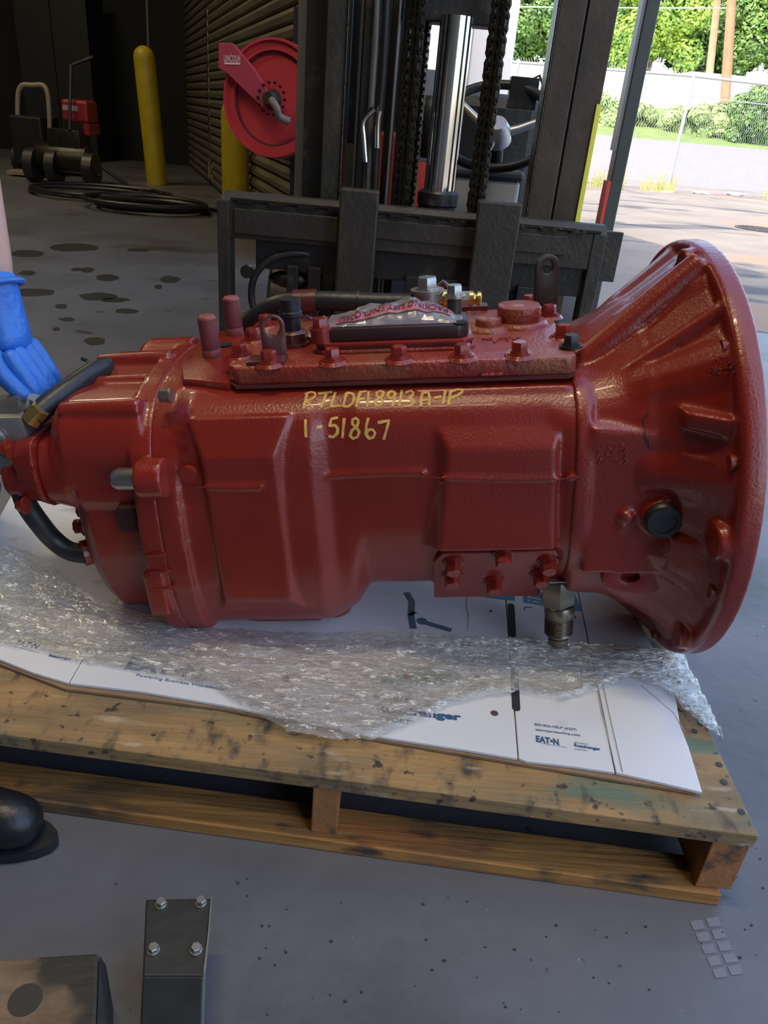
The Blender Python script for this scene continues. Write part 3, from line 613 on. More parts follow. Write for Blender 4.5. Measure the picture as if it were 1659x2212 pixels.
# =====================================================================
# PLASTIC POUCH on the shift cover
# =====================================================================
def film_mat(name, fac, tint, rough=.12, bump=.6, bscale=60, warm=0, facvar=0., gloss=.6, crease=.0):
    """thin clear film: see-through, milky and painted with glints where creased, glossy facets"""
    m = bpy.data.materials.new(name); m.use_nodes = True; N = m.node_tree.nodes; L = m.node_tree.links
    N.remove(N['Principled BSDF'])
    tc = N.new('ShaderNodeTexCoord'); mp = N.new('ShaderNodeMapping'); mp.inputs['Scale'].default_value = (.45, 1.5, 1); L.new(tc.outputs['Object'], mp.inputs[0])
    n = N.new('ShaderNodeTexNoise'); n.inputs['Scale'].default_value = bscale; n.inputs['Detail'].default_value = 5; n.inputs['Distortion'].default_value = 1.5; L.new(mp.outputs[0], n.inputs['Vector'])
    bp = N.new('ShaderNodeBump'); bp.inputs['Strength'].default_value = bump; bp.inputs['Distance'].default_value = .01; L.new(n.outputs['Fac'], bp.inputs['Height'])
    df = N.new('ShaderNodeBsdfDiffuse'); df.inputs[0].default_value = (*tint, 1)
    gl = N.new('ShaderNodeBsdfGlossy'); gl.inputs[0].default_value = (.95, .93, .85, 1); gl.inputs['Roughness'].default_value = rough; L.new(bp.outputs[0], gl.inputs['Normal'])
    t = N.new('ShaderNodeBsdfTransparent'); t.inputs[0].default_value = (.97, .97, .97, 1)
    n2 = N.new('ShaderNodeTexNoise'); n2.inputs['Scale'].default_value = bscale*.22; n2.inputs['Detail'].default_value = 7; L.new(mp.outputs[0], n2.inputs['Vector'])
    mr = N.new('ShaderNodeMapRange'); mr.inputs[1].default_value = .38; mr.inputs[2].default_value = .65; mr.inputs[3].default_value = max(0, fac-facvar); mr.inputs[4].default_value = fac+facvar; L.new(n2.outputs['Fac'], mr.inputs[0])
    # whitened creases double as painted sparkle: thin broken warm-white lines
    vo = N.new('ShaderNodeTexVoronoi'); vo.feature = 'DISTANCE_TO_EDGE'; vo.inputs['Scale'].default_value = bscale*.62
    dn = N.new('ShaderNodeVectorMath'); dn.operation = 'SCALE'; dn.inputs['Scale'].default_value = .035; L.new(n.outputs['Color'], dn.inputs[0])
    ad = N.new('ShaderNodeVectorMath'); ad.operation = 'ADD'; L.new(mp.outputs[0], ad.inputs[0]); L.new(dn.outputs[0], ad.inputs[1]); L.new(ad.outputs[0], vo.inputs['Vector'])
    ln = N.new('ShaderNodeMapRange'); ln.inputs[1].default_value = .11; ln.inputs[2].default_value = .03; ln.inputs[3].default_value = 0; ln.inputs[4].default_value = 1; L.new(vo.outputs['Distance'], ln.inputs[0])
    n3 = N.new('ShaderNodeTexNoise'); n3.inputs['Scale'].default_value = bscale*.8; n3.inputs['Detail'].default_value = 3; L.new(mp.outputs[0], n3.inputs['Vector'])
    gt = N.new('ShaderNodeMapRange'); gt.inputs[1].default_value = .52; gt.inputs[2].default_value = .60; L.new(n3.outputs['Fac'], gt.inputs[0])
    ml = N.new('ShaderNodeMath'); ml.operation = 'MULTIPLY'; L.new(ln.outputs[0], ml.inputs[0]); L.new(gt.outputs[0], ml.inputs[1])
    ml2 = N.new('ShaderNodeMath'); ml2.operation = 'MULTIPLY'; L.new(ml.outputs[0], ml2.inputs[0]); ml2.inputs[1].default_value = crease
    sm_ = N.new('ShaderNodeMath'); sm_.operation = 'MAXIMUM'; L.new(mr.outputs[0], sm_.inputs[0]); L.new(ml2.outputs[0], sm_.inputs[1])
    cm = N.new('ShaderNodeMix'); cm.data_type = 'RGBA'; L.new(ml2.outputs[0], cm.inputs[0]); cm.inputs[6].default_value = (*tint, 1); cm.inputs[7].default_value = (1, .97, .86, 1); L.new(cm.outputs[2], df.inputs[0])
    m1 = N.new('ShaderNodeMixShader'); L.new(sm_.outputs[0], m1.inputs[0]); L.new(t.outputs[0], m1.inputs[1]); L.new(df.outputs[0], m1.inputs[2])
    fr = N.new('ShaderNodeFresnel'); fr.inputs[0].default_value = 1.6; L.new(bp.outputs[0], fr.inputs['Normal'])
    mu = N.new('ShaderNodeMath'); mu.operation = 'MULTIPLY_ADD'; mu.use_clamp = True; mu.inputs[1].default_value = gloss; mu.inputs[2].default_value = .02; L.new(fr.outputs[0], mu.inputs[0])
    m2 = N.new('ShaderNodeMixShader'); L.new(mu.outputs[0], m2.inputs[0]); L.new(m1.outputs[0], m2.inputs[1]); L.new(gl.outputs[0], m2.inputs[2]); L.new(m2.outputs[0], N['Material Output'].inputs[0]); return m
POUCH = film_mat('pouch_film', .3, (.72, .66, .70), .08, .2, 20, facvar=.2)
PINK = mat('pink_tape', (.42, .09, .14), .4); PBLK = mat('tape_ink', (.02, .015, .02), .5)
pz = T0+.036
pc = GM @ V(((u_l+u_r)/2, (v_n+v_f)/2, pz))
pouch = thing('document_pouch', 'clear plastic pouch with pink enclosed tape on the gearbox cover', 'pouch', pc)
NX, NY = 60, 34
def pouchpt(i, j, off=0):
    s, t = i/NX, j/NY; u = u_l+.012+(.205)*s; v = v_n+.012+(v_f-v_n-.02)*t
    e = min(s, 1-s, t, 1-t)*4; e = min(1, e)
    z = pz+.001+.034*math.sin(math.pi*min(1, s*1.05))**.6*math.sin(math.pi*t)**.8*(.35+.65*s)
    z += .010*abs(noise.noise(V((u*30, v*22, 1))))*e+.004*noise.noise(V((u*80, v*60, 4)))*e
    return GM @ V((u+.006*noise.noise(V((v*30, 0, 2))), v+.006*noise.noise(V((u*40, 3, 2))), z+off))
mb = MB(); vs = [pouchpt(i, j) for j in range(NY+1) for i in range(NX+1)]
mb.add(vs, [(j*(NX+1)+i, j*(NX+1)+i+1, (j+1)*(NX+1)+i+1, (j+1)*(NX+1)+i) for j in range(NY) for i in range(NX)])
wobj(mb, 'film', POUCH, pouch, ang=180)
# paper sheet inside and the printed tape
mb = MB(); i0, i1 = 5, 55
def tape(ja, jb, o1, name, m):
    mb = MB(); vs = []; 
    for j in range(5):
        for i in range(i0, i1+1):
            jj = ja+(jb-ja)*j/4+ (i-i0)*.09; vs.append(pouchpt(i, jj, o1))
    n = i1-i0+1; mb.add(vs, [(j*n+i, j*n+i+1, (j+1)*n+i+1, (j+1)*n+i) for j in range(4) for i in range(n-1)]); return wobj(mb, name, m, pouch, ang=180)
tape(2.5, 8.5, .0012, 'printed_tape', PINK); tape(1.9, 2.5, .0014, 'tape_border', PBLK); tape(8.5, 9.1, .0014, 'tape_border', PBLK)
me = textmesh('PACKING LIST ENCLOSED', .01); xs = [v.co.x for v in me.vertices]; x0, x1 = min(xs), max(xs)
for v in me.vertices:
    a = (v.co.x-x0)/(x1-x0); i = i1-1-a*(i1-i0-2); jj = 7.8-(v.co.y/.75)*4.4+(i-i0)*.09; v.co = pouchpt(i, jj, .0022)
me.materials.clear(); me.materials.append(PBLK); o = bpy.data.objects.new('lettering', me); COL.objects.link(o); keep(o, pouch)

# =====================================================================
# PALLET
# =====================================================================
PZ = .14
pal = thing('pallet', 'stained wooden shipping pallet under the red gearbox', 'pallet', (0, 1.3, 0))
yR, yL = .721, .779; XR, XL = .538, -.66   # front edge at the two ends
def fe(x): return yR+(yL-yR)*(XR-x)/(XR+.504)   # front edge line
TH = .024
def board(x0, x1, off0, off1, z0, z1, name, m, j=0.):
    mb = MB(); n = 14; b = []
    rings = []
    for i in range(n+1):
        x = x0+(x1-x0)*i/n; w1 = .0016*noise.noise(V((x*9, off0*5, 1))); 
        rings.append([(x, fe(x)+off0+w1, z0), (x, fe(x)+off1, z0), (x, fe(x)+off1, z1), (x, fe(x)+off0+w1, z1+.0008*noise.noise(V((x*7, 2, off1))))])
    mb.loft(rings); return wobj(mb, name, m, pal, bevel=.0018, smooth=False)
offs = [0, .238, .352, .475, .60, .73, .86, .985]; wds = [.236, .112, .118, .118, .12, .12, .118, .2]
rg = random.Random(11)
for k, (a, b) in enumerate(zip(offs, wds)):
    o = board(XL, XR+(0 if k == 0 else rg.uniform(-.004, .004)), a, a+b, PZ-TH, PZ, 'deck_board', WOODT)
    if k == 0: o['label'] = 'wide front deck board with dark scuffs'
for k, (a, b) in enumerate(((-.006, .062), (.45, .56), (1.07, 1.18))):
    board(XL, XR-.018, a, a+b, 0, .022, 'bottom_board', WOOD)
for k, xc in enumerate((.511, -.045, -.62)):
    mb = MB(); w_ = .052 if k == 0 else .038
    for_y0 = fe(xc)+(.004 if k == 0 else .006); y1 = for_y0+1.17
    sk = .0
    mb.hexa([(xc-w_/2, for_y0, .0222), (xc+w_/2, for_y0, .0222), (xc+w_/2, y1, .0222), (xc-w_/2, y1, .0222)], [(xc-w_/2, for_y0, PZ-TH-.0005), (xc+w_/2, for_y0, PZ-TH-.0005), (xc+w_/2, y1, PZ-TH-.0005), (xc-w_/2, y1, PZ-TH-.0005)])
    wobj(mb, 'stringer', WOODE, pal, bevel=.002, smooth=False)
# nail heads
for x, y in ((1514, 1563), (1553, 1652), (1563, 1690), (1601, 1754), (1500, 1580)):
    q = fz(x, y, PZ); mb = MB(); mb.cone(q-V((0, 0, .003)), q+V((0, 0, .0012)), .005, n=12); wobj(mb, 'nail_head', STEELD, pal)

# =====================================================================
# FLATTENED CARTON
# =====================================================================
CZ = PZ+.0015; CT = .005; CTOP = CZ+2*CT
car = thing('flattened_carton', 'flattened white cardboard box with blue print under the gearbox', 'cardboard box', (0, 1.2, CZ))
P = lambda x, y, z=CTOP: fz(x, y, z)
backY = 1.62
def cpanel(front, back, name, m=CARD, z0=CZ+CT, z1=CTOP, holes=None):
    poly = [V((*P(*q, z1).xy, z0)) for q in front]+[V((*b, z0)) for b in back]
    mb = MB(); mb.prism(poly, (0, 0, z1-z0)); return wobj(mb, name, m, car, smooth=False, bevel=.0008)
# top layer: left / middle / right / far-right flaps meeting at creases
q1 = P(150, 1475); q2 = P(1118, 1638); q2b = P(1090, 1276); q3 = P(1330, 1668); q3b = P(1270, 1290)
dirr = lambda a, b: (a.xy, (a+(b-a)*((backY-a.y)/(b.y-a.y))).xy)
b1 = (q1.x-.02, backY); b2 = tuple(dirr(q2, q2b)[1]); b3 = (b2[0]+.15, backY); b4 = (.47, backY)
cpanel([(-160, 1400), (0, 1424), (70, 1452), (148, 1475)], [b1, (-.85, backY)], 'carton_panel')
cpanel([(150, 1475), (300, 1492), (480, 1522), (640, 1555), (830, 1592), (1000, 1618), (1118, 1638)], [b2, (b1[0]+.001, backY)], 'carton_panel')
cpanel([(1121, 1638), (1135, 1643), (1240, 1655), (1328, 1668)], [b3, (b2[0]+.002, backY)], 'carton_panel')
cpanel([(1331, 1668), (1420, 1688), (1517, 1711), (1487, 1612), (1470, 1570), (1461, 1515), (1447, 1470)], [b4, (b3[0]+.002, backY)], 'carton_panel')
# lower layer, slightly proud, brown raw edge
poly = [V((*P(x, y, CZ+CT).xy, CZ)) for x, y in ((-160, 1408), (0, 1434), (140, 1487), (480, 1530), (830, 1600), (1118, 1648), (1330, 1684), (1420, 1698), (1500, 1712), (1455, 1560))]+[V((.46, backY, CZ)), V((-.85, backY, CZ))]
mb = MB(); mb.prism(poly, (0, 0, CT-.0006)); wobj(mb, 'lower_sheet', KRAFT, car, smooth=False)
# hand slots: dark strips laid on the card, coloured as the shade inside
SLOT = mat('slot_shadow', (.03, .025, .03), .9)
for a, b in (((1104, 1308), (1107, 1372)), ((1111, 1448), (1115, 1530))):
    p0 = P(*a, CTOP); p1 = P(*b, CTOP); mb = MB(); w_ = .0065
    d = (p0-p1).normalized(); n_ = V((-d.y, d.x, 0)); pts = []
    for k in range(9): an = math.pi*k/8; pts.append(p0+(n_*math.cos(an)+d*math.sin(an))*w_)
    for k in range(9): an = math.pi*k/8; pts.append(p1-(n_*math.cos(an)+d*math.sin(an))*w_)
    mb.prism([q-V((0, 0, .001)) for q in pts], (0, 0, .0014)); wobj(mb, 'hand_slot', SLOT, car, smooth=False)
# fold creases
CREASE = mat('card_crease', (.42, .40, .40), .8)
def crease(pts, r=.0011, m=CREASE):
    mb = MB(); mb.tube([P(x, y, CTOP) for x, y in pts], r, 6); wobj(mb, 'crease', m, car)
crease([(1289, 1480), (1300, 1540), (1318, 1610), (1331, 1667)]); crease([(1303, 1480), (1316, 1540), (1332, 1610), (1345, 1668)]); crease([(1009, 1285), (1008, 1310), (1013, 1335), (1010, 1362)], .0008); crease([(1385, 1480), (1420, 1510), (1455, 1540), (1475, 1575)], .0007)
UPV = V((0, 1, 0))
def ctext(s, a, b, h, m=BLUE, bold=0., ital=0., sk=None):
    return text_on(s, P(*a, CTOP), P(*b, CTOP), sk or UPV, m, car, height=h, bold=bold, ital=ital, lift=.0006)
ctext('EAT•N', (268, 1445), (432, 1468), .030, bold=.045); ctext('Powering Business Worldwide', (292, 1463), (482, 1494), .0085)
ctext('EAT•N', (32, 1392), (78, 1402), .012, bold=.04); ctext('Powering Business', (44, 1402), (84, 1412), .003); ctext('Roadranger', (103, 1420), (153, 1428), .008, bold=.04); ctext('BACKED BY', (105, 1408), (130, 1412), .003)
ctext('800-826-HELP (4357)', (50, 1370), (100, 1378), .005); ctext('eatonpartsonline.com', (90, 1382), (135, 1398), .005)
ctext('BACKED BY', (808, 1508), (892, 1520), .010, GREYT); ctext('Roadranger', (810, 1542), (997, 1562), .020, bold=.045); ctext('SUPPORT', (800, 1553), (886, 1566), .010, GREYT)
ctext('800-826-HELP (4357)', (1155, 1569), (1246, 1581), .0068, bold=.01); ctext('eatonpartsonline.com', (1157, 1580), (1254, 1593), .0068, bold=.01)
ctext('EAT•N', (1158, 1603), (1208, 1611), .0135, bold=.045); ctext('Powering Business Worldwide', (1170, 1608), (1225, 1617), .003)
ctext('BACKED BY', (1241, 1606), (1272, 1610), .003); ctext('Roadranger', (1241, 1615), (1298, 1624), .008, bold=.04); ctext('SUPPORT', (1242, 1620), (1270, 1624), .003)
def cpoly(pts, m, name='print', z=.0004):
    mb = MB(); mb.prism([P(x, y, CTOP) for x, y in pts], (0, 0, z)); return wobj(mb, name, m, car, smooth=False)
cpoly([(960, 1270), (1113, 1270), (1112, 1298), (1060, 1292), (980, 1280)], BLUEL, 'blue_block'); cpoly([(1130, 1272), (1235, 1268), (1258, 1321), (1130, 1301)], BLUEL, 'blue_block')
WHT = mat('white_print', (.8, .82, .85), .6)
for s_, a, b in (('Eaton', (1140, 1292), (1172, 1297)), ('Fuller', (1141, 1300), (1171, 1304))): text_on(s_, P(*a, CTOP+.0006), P(*b, CTOP+.0006), UPV, WHT, car, height=.0072, bold=.01)
for pts in ([(1133, 1318), (1133, 1312), (1150, 1312)], [(1242, 1337), (1243, 1331), (1226, 1329)]):
    mb = MB(); mb.tube([P(x, y, CTOP) for x, y in pts], .0012, 4); wobj(mb, 'corner_mark', BLUE, car)
# printed drawing of a drive shaft
for pts, r in (([(878, 1280), (890, 1300), (888, 1330), (893, 1358)], .006), ([(884, 1330), (897, 1322)], .004), ([(905, 1342), (925, 1347), (975, 1362)], .006)):
    mb = MB(); q = [P(x, y, CTOP) for x, y in pts]
    for a, b in zip(q, q[1:]):
        d = (b-a).normalized(); n_ = V((-d.y, d.x, 0))*r; mb.prism([a-n_, b-n_, b+n_, a+n_], (0, 0, .0004))
    wobj(mb, 'printed_drawing', GREYT, car, smooth=False)
mb = MB(); q = P(912, 1342, CTOP); mb.cone(q, q+V((0, 0, .0005)), .010, n=16); wobj(mb, 'printed_drawing', GREYT, car)
pol = circ(905, 1462, 92, 22, 0, 360, 28)[:-1]; cpoly(pol, mat('teal_print', (.20, .30, .32), .6), 'teal_oval', .0003)
for x, y, rr in ((1031, 1462, .005), (1068, 1541, .006), (880, 1462, .007), (618, 1467, .007), (1060, 1320, .003)):
    mb = MB(); q = P(x, y, CTOP); mb.cone(q, q+V((0, 0, .0007)), rr, n=12); wobj(mb, 'stain', mat('dark_stain', (.10, .05, .06), .6), car)

# =====================================================================
# STRETCH FILM
# =====================================================================
FILM = film_mat('stretch_film', .20, (.66, .66, .65), .09, 1., 90, facvar=.13, gloss=.42, crease=.95)
pairs = [((-160, 1170), (-160, 1375)), ((0, 1180), (0, 1390)), ((60, 1190), (60, 1400)), ((130, 1235), (150, 1425)), ((200, 1290), (260, 1445)), ((300, 1318), (360, 1462)), ((400, 1345), (450, 1482)), ((480, 1357), (520, 1525)), ((600, 1366), (620, 1580)), ((700, 1366), (720, 1600)), ((800, 1364), (800, 1602)), ((880, 1364), (880, 1572)), ((960, 1368), (950, 1535)), ((1050, 1375), (1030, 1508)), ((1130, 1380), (1120, 1498)), ((1220, 1387), (1220, 1512)), ((1300, 1392), (1290, 1492)), ((1380, 1397), (1360, 1460)), ((1440, 1404), (1440, 1492)), ((1500, 1412), (1510, 1562)), ((1548, 1435), (1570, 1600))]
flm = thing('stretch_film', 'crumpled clear stretch film bunched over the white cardboard', 'plastic film', (0, .95, CTOP))
def filmlayer(ja, jb, zoff, seed, nt_=46, sub=22, sup=None):
    mb = MB(); S = []
    for k in range(len(pairs)-1):
        (a, b), (c_, d_) = pairs[k], pairs[k+1]
        n = sub if k else 10
        for i in range(n): t = i/n; S.append(((a[0]*(1-t)+c_[0]*t, a[1]*(1-t)+c_[1]*t), (b[0]*(1-t)+d_[0]*t, b[1]*(1-t)+d_[1]*t)))
    S.append(pairs[-1]); vs = []
    for si, (a, b) in enumerate(S):
        for j in range(nt_+1):
            t = ja+(jb-ja)*j/nt_; x = a[0]*(1-t)+b[0]*t; y = a[1]*(1-t)+b[1]*t
            wob = noise.noise(V((x*.02, seed, 0)))*7+noise.noise(V((x*.07, seed, 3)))*4; y += wob*(t if t > .5 else -(1-t)*.3)
            z = CTOP+.004+zoff
            if x < 260: z += .075*max(0, min(1, (260-x)/260))*max(0, 1-t*1.15)
            q = P(x, y, z)
            ed = min(1, 5*min(t, 1-t)+.25)
            nz = 1-abs(noise.noise(V((q.x*9, q.y*40, seed))))*2.2
            nz2 = 1-abs(noise.noise(V((q.x*26+2*nz, q.y*95, seed+5))))*2
            fr_ = noise.noise(V((q.x*120, q.y*160, seed+9)))
            z2 = max(0, .006*max(0, nz)*ed+.003*max(0, nz2)*ed+.0012*fr_)
            if 440 < x < 1260: z2 += .006*math.exp(-((t-.93)/.07)**2)   # rolled lower lip
            q.z += z2
            if q.x > XR+.004: q.z -= (q.x-XR)*1.6+.004*fr_; q.x = XR+.004+(q.x-XR)*.62
            vs.append(q)
    n = nt_+1; mb.add(vs, [(i*n+j, i*n+j+1, (i+1)*n+j+1, (i+1)*n+j) for i in range(len(S)-1) for j in range(nt_)])
    return mb
wobj(filmlayer(0, 1, 0, 1.), 'film_sheet', FILM, flm, ang=180)
wobj(filmlayer(.08, .92, .005, 7.3, 40, 18), 'film_sheet', FILM, flm, ang=180)

# =====================================================================
# FORKLIFT
# =====================================================================
fk = thing('forklift', 'dark forklift with lowered forks and worn black mast behind the gearbox', 'forklift', (0, 3.2, 0))
def fo(mb, name, m, **k): return wobj(mb, name, m, fk, **k)
def slab(pts, Y0, Y1, name, m, bevel=.004, **k):
    """upright plate whose outline at its front face Y0 follows points seen there"""
    q = [fy(x, y, Y0) for x, y in pts]; mb = MB(); mb.prism(q, (0, Y1-Y0, 0)); return fo(mb, name, m, bevel=bevel, smooth=False, **k)
CY = 2.4
# carriage
cx0, cx1 = -.565, .585
mb = MB(); mb.bb((cx0, CY, .585), (cx1, CY+.07, .69)); mb.prism([(cx0, CY, .69), (cx0, CY+.07, .69), (cx0, CY+.07, .712), (cx0, CY+.03, .712)], (cx1-cx0, 0, 0)); fo(mb, 'carriage_bar', STEELD, bevel=.003, smooth=False)
mb = MB(); x = cx0+.03
mb.bb((cx0+.03, CY-.008, .693), (cx1-.02, CY+.002, .699))
for k in range(12):
    mb.bb((cx0+.05+k*.09, CY-.010, .686), (cx0+.10+k*.09, CY+.002, .694))
fo(mb, 'hook_rail', GREASE, smooth=False)
mb = MB(); mb.bb((cx0+.04, CY-.012, .60), (cx0+.35, CY, .672)); fo(mb, 'carriage_plate', STEELD, bevel=.003, smooth=False)
mb = MB(); mb.bb((-.10, CY-.006, .62), (.47, CY+.02, .676)); fo(mb, 'carriage_plate', STEELD, bevel=.003, smooth=False)
mb = MB(); mb.bb((cx0+.1, CY+.02, .50), (cx1, CY+.08, .585)); fo(mb, 'lower_bar', BLK, bevel=.003, smooth=False)
mb = MB(); mb.bb((cx0, CY+.0, .14), (cx1, CY+.06, .22)); fo(mb, 'bottom_bar', BLK, bevel=.003, smooth=False)
for xa, xb in ((cx0-.012, cx0+.024), (cx1-.04, cx1), (cx0+.20, cx0+.235), (.0, .05), (.12, .16), (.345, .40), (-.30, -.26)):
    mb = MB(); mb.bb((xa, CY-.004, .12), (xb, CY+.075, .69 if xa < -.5 or xa > .5 else .52)); fo(mb, 'carriage_upright', BLK if -.5 < xa < .5 else STEELD, bevel=.003, smooth=False)
q = fy(1312, 560, CY); mb = MB(); mb.bb((cx1, CY+.03, q.z-.07), (cx1+.055, CY+.05, q.z+.075)); fo(mb, 'side_plate', STEELD, bevel=.002, smooth=False)
# forks
for (xa, xb) in ((735, 820), (1036, 1131)):
    a = fy(xa, 398 if xa < 900 else 428, 2.33); b = fy(xb, 402 if xa < 900 else 433, 2.33); mb = MB()
    mb.hexa([(a.x, 2.33, .035), (b.x, 2.33, .035), (b.x, 2.385, .035), (a.x, 2.385, .035)], [(a.x, 2.33, .757), (b.x, 2.33, .757), (b.x, 2.385, .757), (a.x, 2.385, .757)])
    m2 = MB(); m2.hexa([(a.x, .97, .040), (b.x, .97, .040), (b.x, 2.34, .035), (a.x, 2.34, .035)], [(a.x, .97, .052), (b.x, .97, .052), (b.x, 2.34, .085), (a.x, 2.34, .085)])
    fr_ = fo(mb, 'fork', STEELD, bevel=.005, smooth=False); t2 = m2.obj('fork_tine', STEELD, bevel=.003, smooth=False); t2.parent = fr_
# mast
MY = 2.55
def rail(x0t, x1t, x0b, x1b, yb, name, m, Y=MY, d=.09, ztop=2.6, bevel=.003, label=None):
    """vertical rail; columns seen at y=200 between x0t and x1t"""
    a = fy(x0t, 200, Y); b = fy(x1t, 200, Y); mb = MB(); mb.bb((a.x, Y, .06), (b.x, Y+d, ztop)); return fo(mb, name, m, bevel=bevel, smooth=False, label=label)
rail(640, 660, 0, 0, 0, 'mast_edge', GREYP, 2.72, .04, label='grey painted mast edge')
rail(658, 706, 0, 0, 0, 'mast_rail', BLK, 2.64, .12)
rail(700, 745, 0, 0, 0, 'mast_rail', STEELD, 2.56, .16)
rail(741, 746, 0, 0, 0, 'rail_lip', GREASE, 2.552, .01)
rail(770, 777, 0, 0, 0, 'rail_lip', GREYP, 2.66, .05)
rail(778, 796, 0, 0, 0, 'mast_rail', BLK, 2.62, .12)
rail(796, 801, 0, 0, 0, 'rail_lip', GREYP, 2.61, .02)
rail(835, 855, 0, 0, 0, 'mast_rail', BLK, 2.62, .10)
rail(848, 853, 0, 0, 0, 'rail_lip', GREYP, 2.6, .02)
def hs(pts, r, m, name='hydraulic_hose'):
    mb = hose(pts, r, 'h'); fo(mb, name, m)
hs([fy(818, -60, 2.6), fy(812, 100, 2.6), fy(802, 250, 2.6), fy(795, 430, 2.6)], .010, GREYP); hs([fy(838, -60, 2.58), fy(828, 150, 2.58), fy(815, 300, 2.58), fy(808, 440, 2.58)], .011, BLKRUB)
hs([fy(808, 235, 2.56), fy(785, 262, 2.56), fy(786, 300, 2.56), fy(790, 350, 2.56)], .010, CHROME, 'hose_end'); hs([fy(820, 240, 2.56), fy(816, 270, 2.56), fy(815, 320, 2.56)], .009, CHROME, 'hose_end')
# right channel of the mast
rail(1180, 1236, 0, 0, 0, 'mast_rail', BROWN, 2.56, .14)
rail(1236, 1302, 0, 0, 0, 'mast_channel', BROWN, 2.62, .16)
rail(1176, 1181, 0, 0, 0, 'rail_lip', GREASE, 2.552, .01); rail(1240, 1243, 0, 0, 0, 'rail_lip', GREASE, 2.61, .01)
rail(862, 880, 0, 0, 0, 'mast_rail', BLK, 2.68, .06)
cr_ = fy(1302, 200, 2.62).x; mb = MB(); mb.bb((cr_-.012, 2.612, .55), (cr_+.002, 2.63, fy(1290, 225, 2.62).z)); fo(mb, 'lit_edge_strip', mat('edge_gleam_yellow', (.75, .72, .08), .45), label='yellow strip painted as the lit mast edge', smooth=False)  # yellow gleam of the channel edge, painted in as a strip
mb = MB(); mb.bb((-.34, 3.04, .85), (-.0, 3.1, 1.6)); fo(mb, 'cowl_panel', BLK, bevel=.01, smooth=False)
# cross members
a = fy(905, -10, 2.6); b = fy(1090, 62, 2.6); mb = MB(); mb.bb((a.x-.02, 2.58, b.z), (b.x, 2.68, a.z+.02)); fo(mb, 'cross_member', BLK, bevel=.004, smooth=False)
a = fy(650, 470, 2.66); mb = MB(); mb.bb((a.x, 2.66, .46), (.52, 2.74, .60)); fo(mb, 'cross_member', BLK, bevel=.004, smooth=False)
mb = MB(); mb.bb((a.x, 2.66, .06), (.52, 2.74, .2)); fo(mb, 'cross_member', BLK, bevel=.004, smooth=False)
# lift cylinder
cb = fy(940, 410, 2.52); ct = fy(998, 60, 2.52); cxm = fy(968, 230, 2.52).x
mb = MB(); mb.cone((cxm, 2.54, .45), (cxm, 2.54, fy(985, 60, 2.5).z+.03), .047, n=36); fo(mb, 'lift_cylinder', CHROME)
mb = MB(); mb.cone((cxm, 2.54, .3), (cxm, 2.54, cb.z), .062, n=36, prof=[(0, .06), (.9, .06), (.91, .064), (.98, .064), (1, .05)]); fo(mb, 'cylinder_collar', BLK)
# chains: link plates, every link an object under its chain
lm = MB()
def linkplate(mb, y0, y1, off):
    pts = []
    for s_ in (1, -1):
        for k in range(7):
            an = math.pi*k/6; pts.append((s_*.0125*math.cos(an), 0, s_*(.0125+.0125*math.sin(an))))
    mb.prism([(x, y0, z) for x, _, z in pts], (0, y1-y0, 0))
for k in range(3): linkplate(lm, -.02+k*.016, -.012+k*.016, 0)
lm.cone((0, -.024, .0125), (0, .024, .0125), .006, n=8); lm.cone((0, -.024, -.0125), (0, .024, -.0125), .006, n=8)
for ci, (xa, wdt, Yc, yb, sc) in enumerate(((884, 0, 2.50, 440, 1.15), (904, 0, 2.62, 440, .8), (1056, 0, 2.46, 455, 1.15))):
    X = fy(xa, 220, Yc).x; zb = fy(xa-20, yb, Yc).z; ztop = 1.3; chain = MB()
    chain.bb((X-.006, Yc-.006, zb-.05), (X+.006, Yc+.006, ztop)); ch = fo(chain, 'lift_chain', BLK, smooth=False)
    first = None; z = zb; n = 0
    while z < ztop-.01:
        if first is None:
            l = lm.obj('link', GREASE, ang=50); first = l
        else: l = first.copy(); COL.objects.link(l)
        l.parent = ch; l.matrix_parent_inverse = fk.matrix_basis.inverted() if False else Matrix.Identity(4)
        l.location = V((X, Yc, z)); l.rotation_euler = (0, 0, math.radians(90) if n % 2 == 2 else math.radians(62)); l.scale = (sc, sc*(1 if n % 2 else .8), sc)
        z += .0245*sc; n += 1
# body and operator place
RB = mat('forklift_red', (.45, .05, .03), .45); GB = mat('forklift_grey', (.42, .42, .44), .5); DG = mat('forklift_dark_grey', (.05, .055, .07), .5)
mb = MB(); mb.bb((-.34, 3.05, .12), (.50, 4.6, .52)); fo(mb, 'chassis', DG, bevel=.03, smooth=False)
mb = MB(); mb.bb((fy(806, 300, 3.0).x, 3.0, .45), (fy(905, 300, 3.0).x, 3.03, .90)); fo(mb, 'red_cowl', RB, bevel=.03, smooth=False)
mb = MB(); a = fy(985, 445, 3.0); b = fy(1127, 392, 3.0); mb.bb((a.x-.02, 2.95, .58), (b.x-.01, 3.3, b.z)); fo(mb, 'battery_box', GB, bevel=.012, smooth=False, label='light grey box')
mb = MB(); mb.bb((a.x-.03, 2.94, b.z), (b.x, 3.32, b.z+.035)); fo(mb, 'box_lid', DG, bevel=.012, smooth=False)
mb = MB(); mb.bb((.05, 3.35, .5), (.48, 3.5, 1.06)); mb.bb((.05, 3.5, .5), (.48, 3.95, .72)); fo(mb, 'seat', BLK, bevel=.05, smooth=False)
mb = MB(); mb.bb((-.32, 4.2, .5), (.48, 4.75, .95)); fo(mb, 'counterweight', RB, bevel=.05, smooth=False)
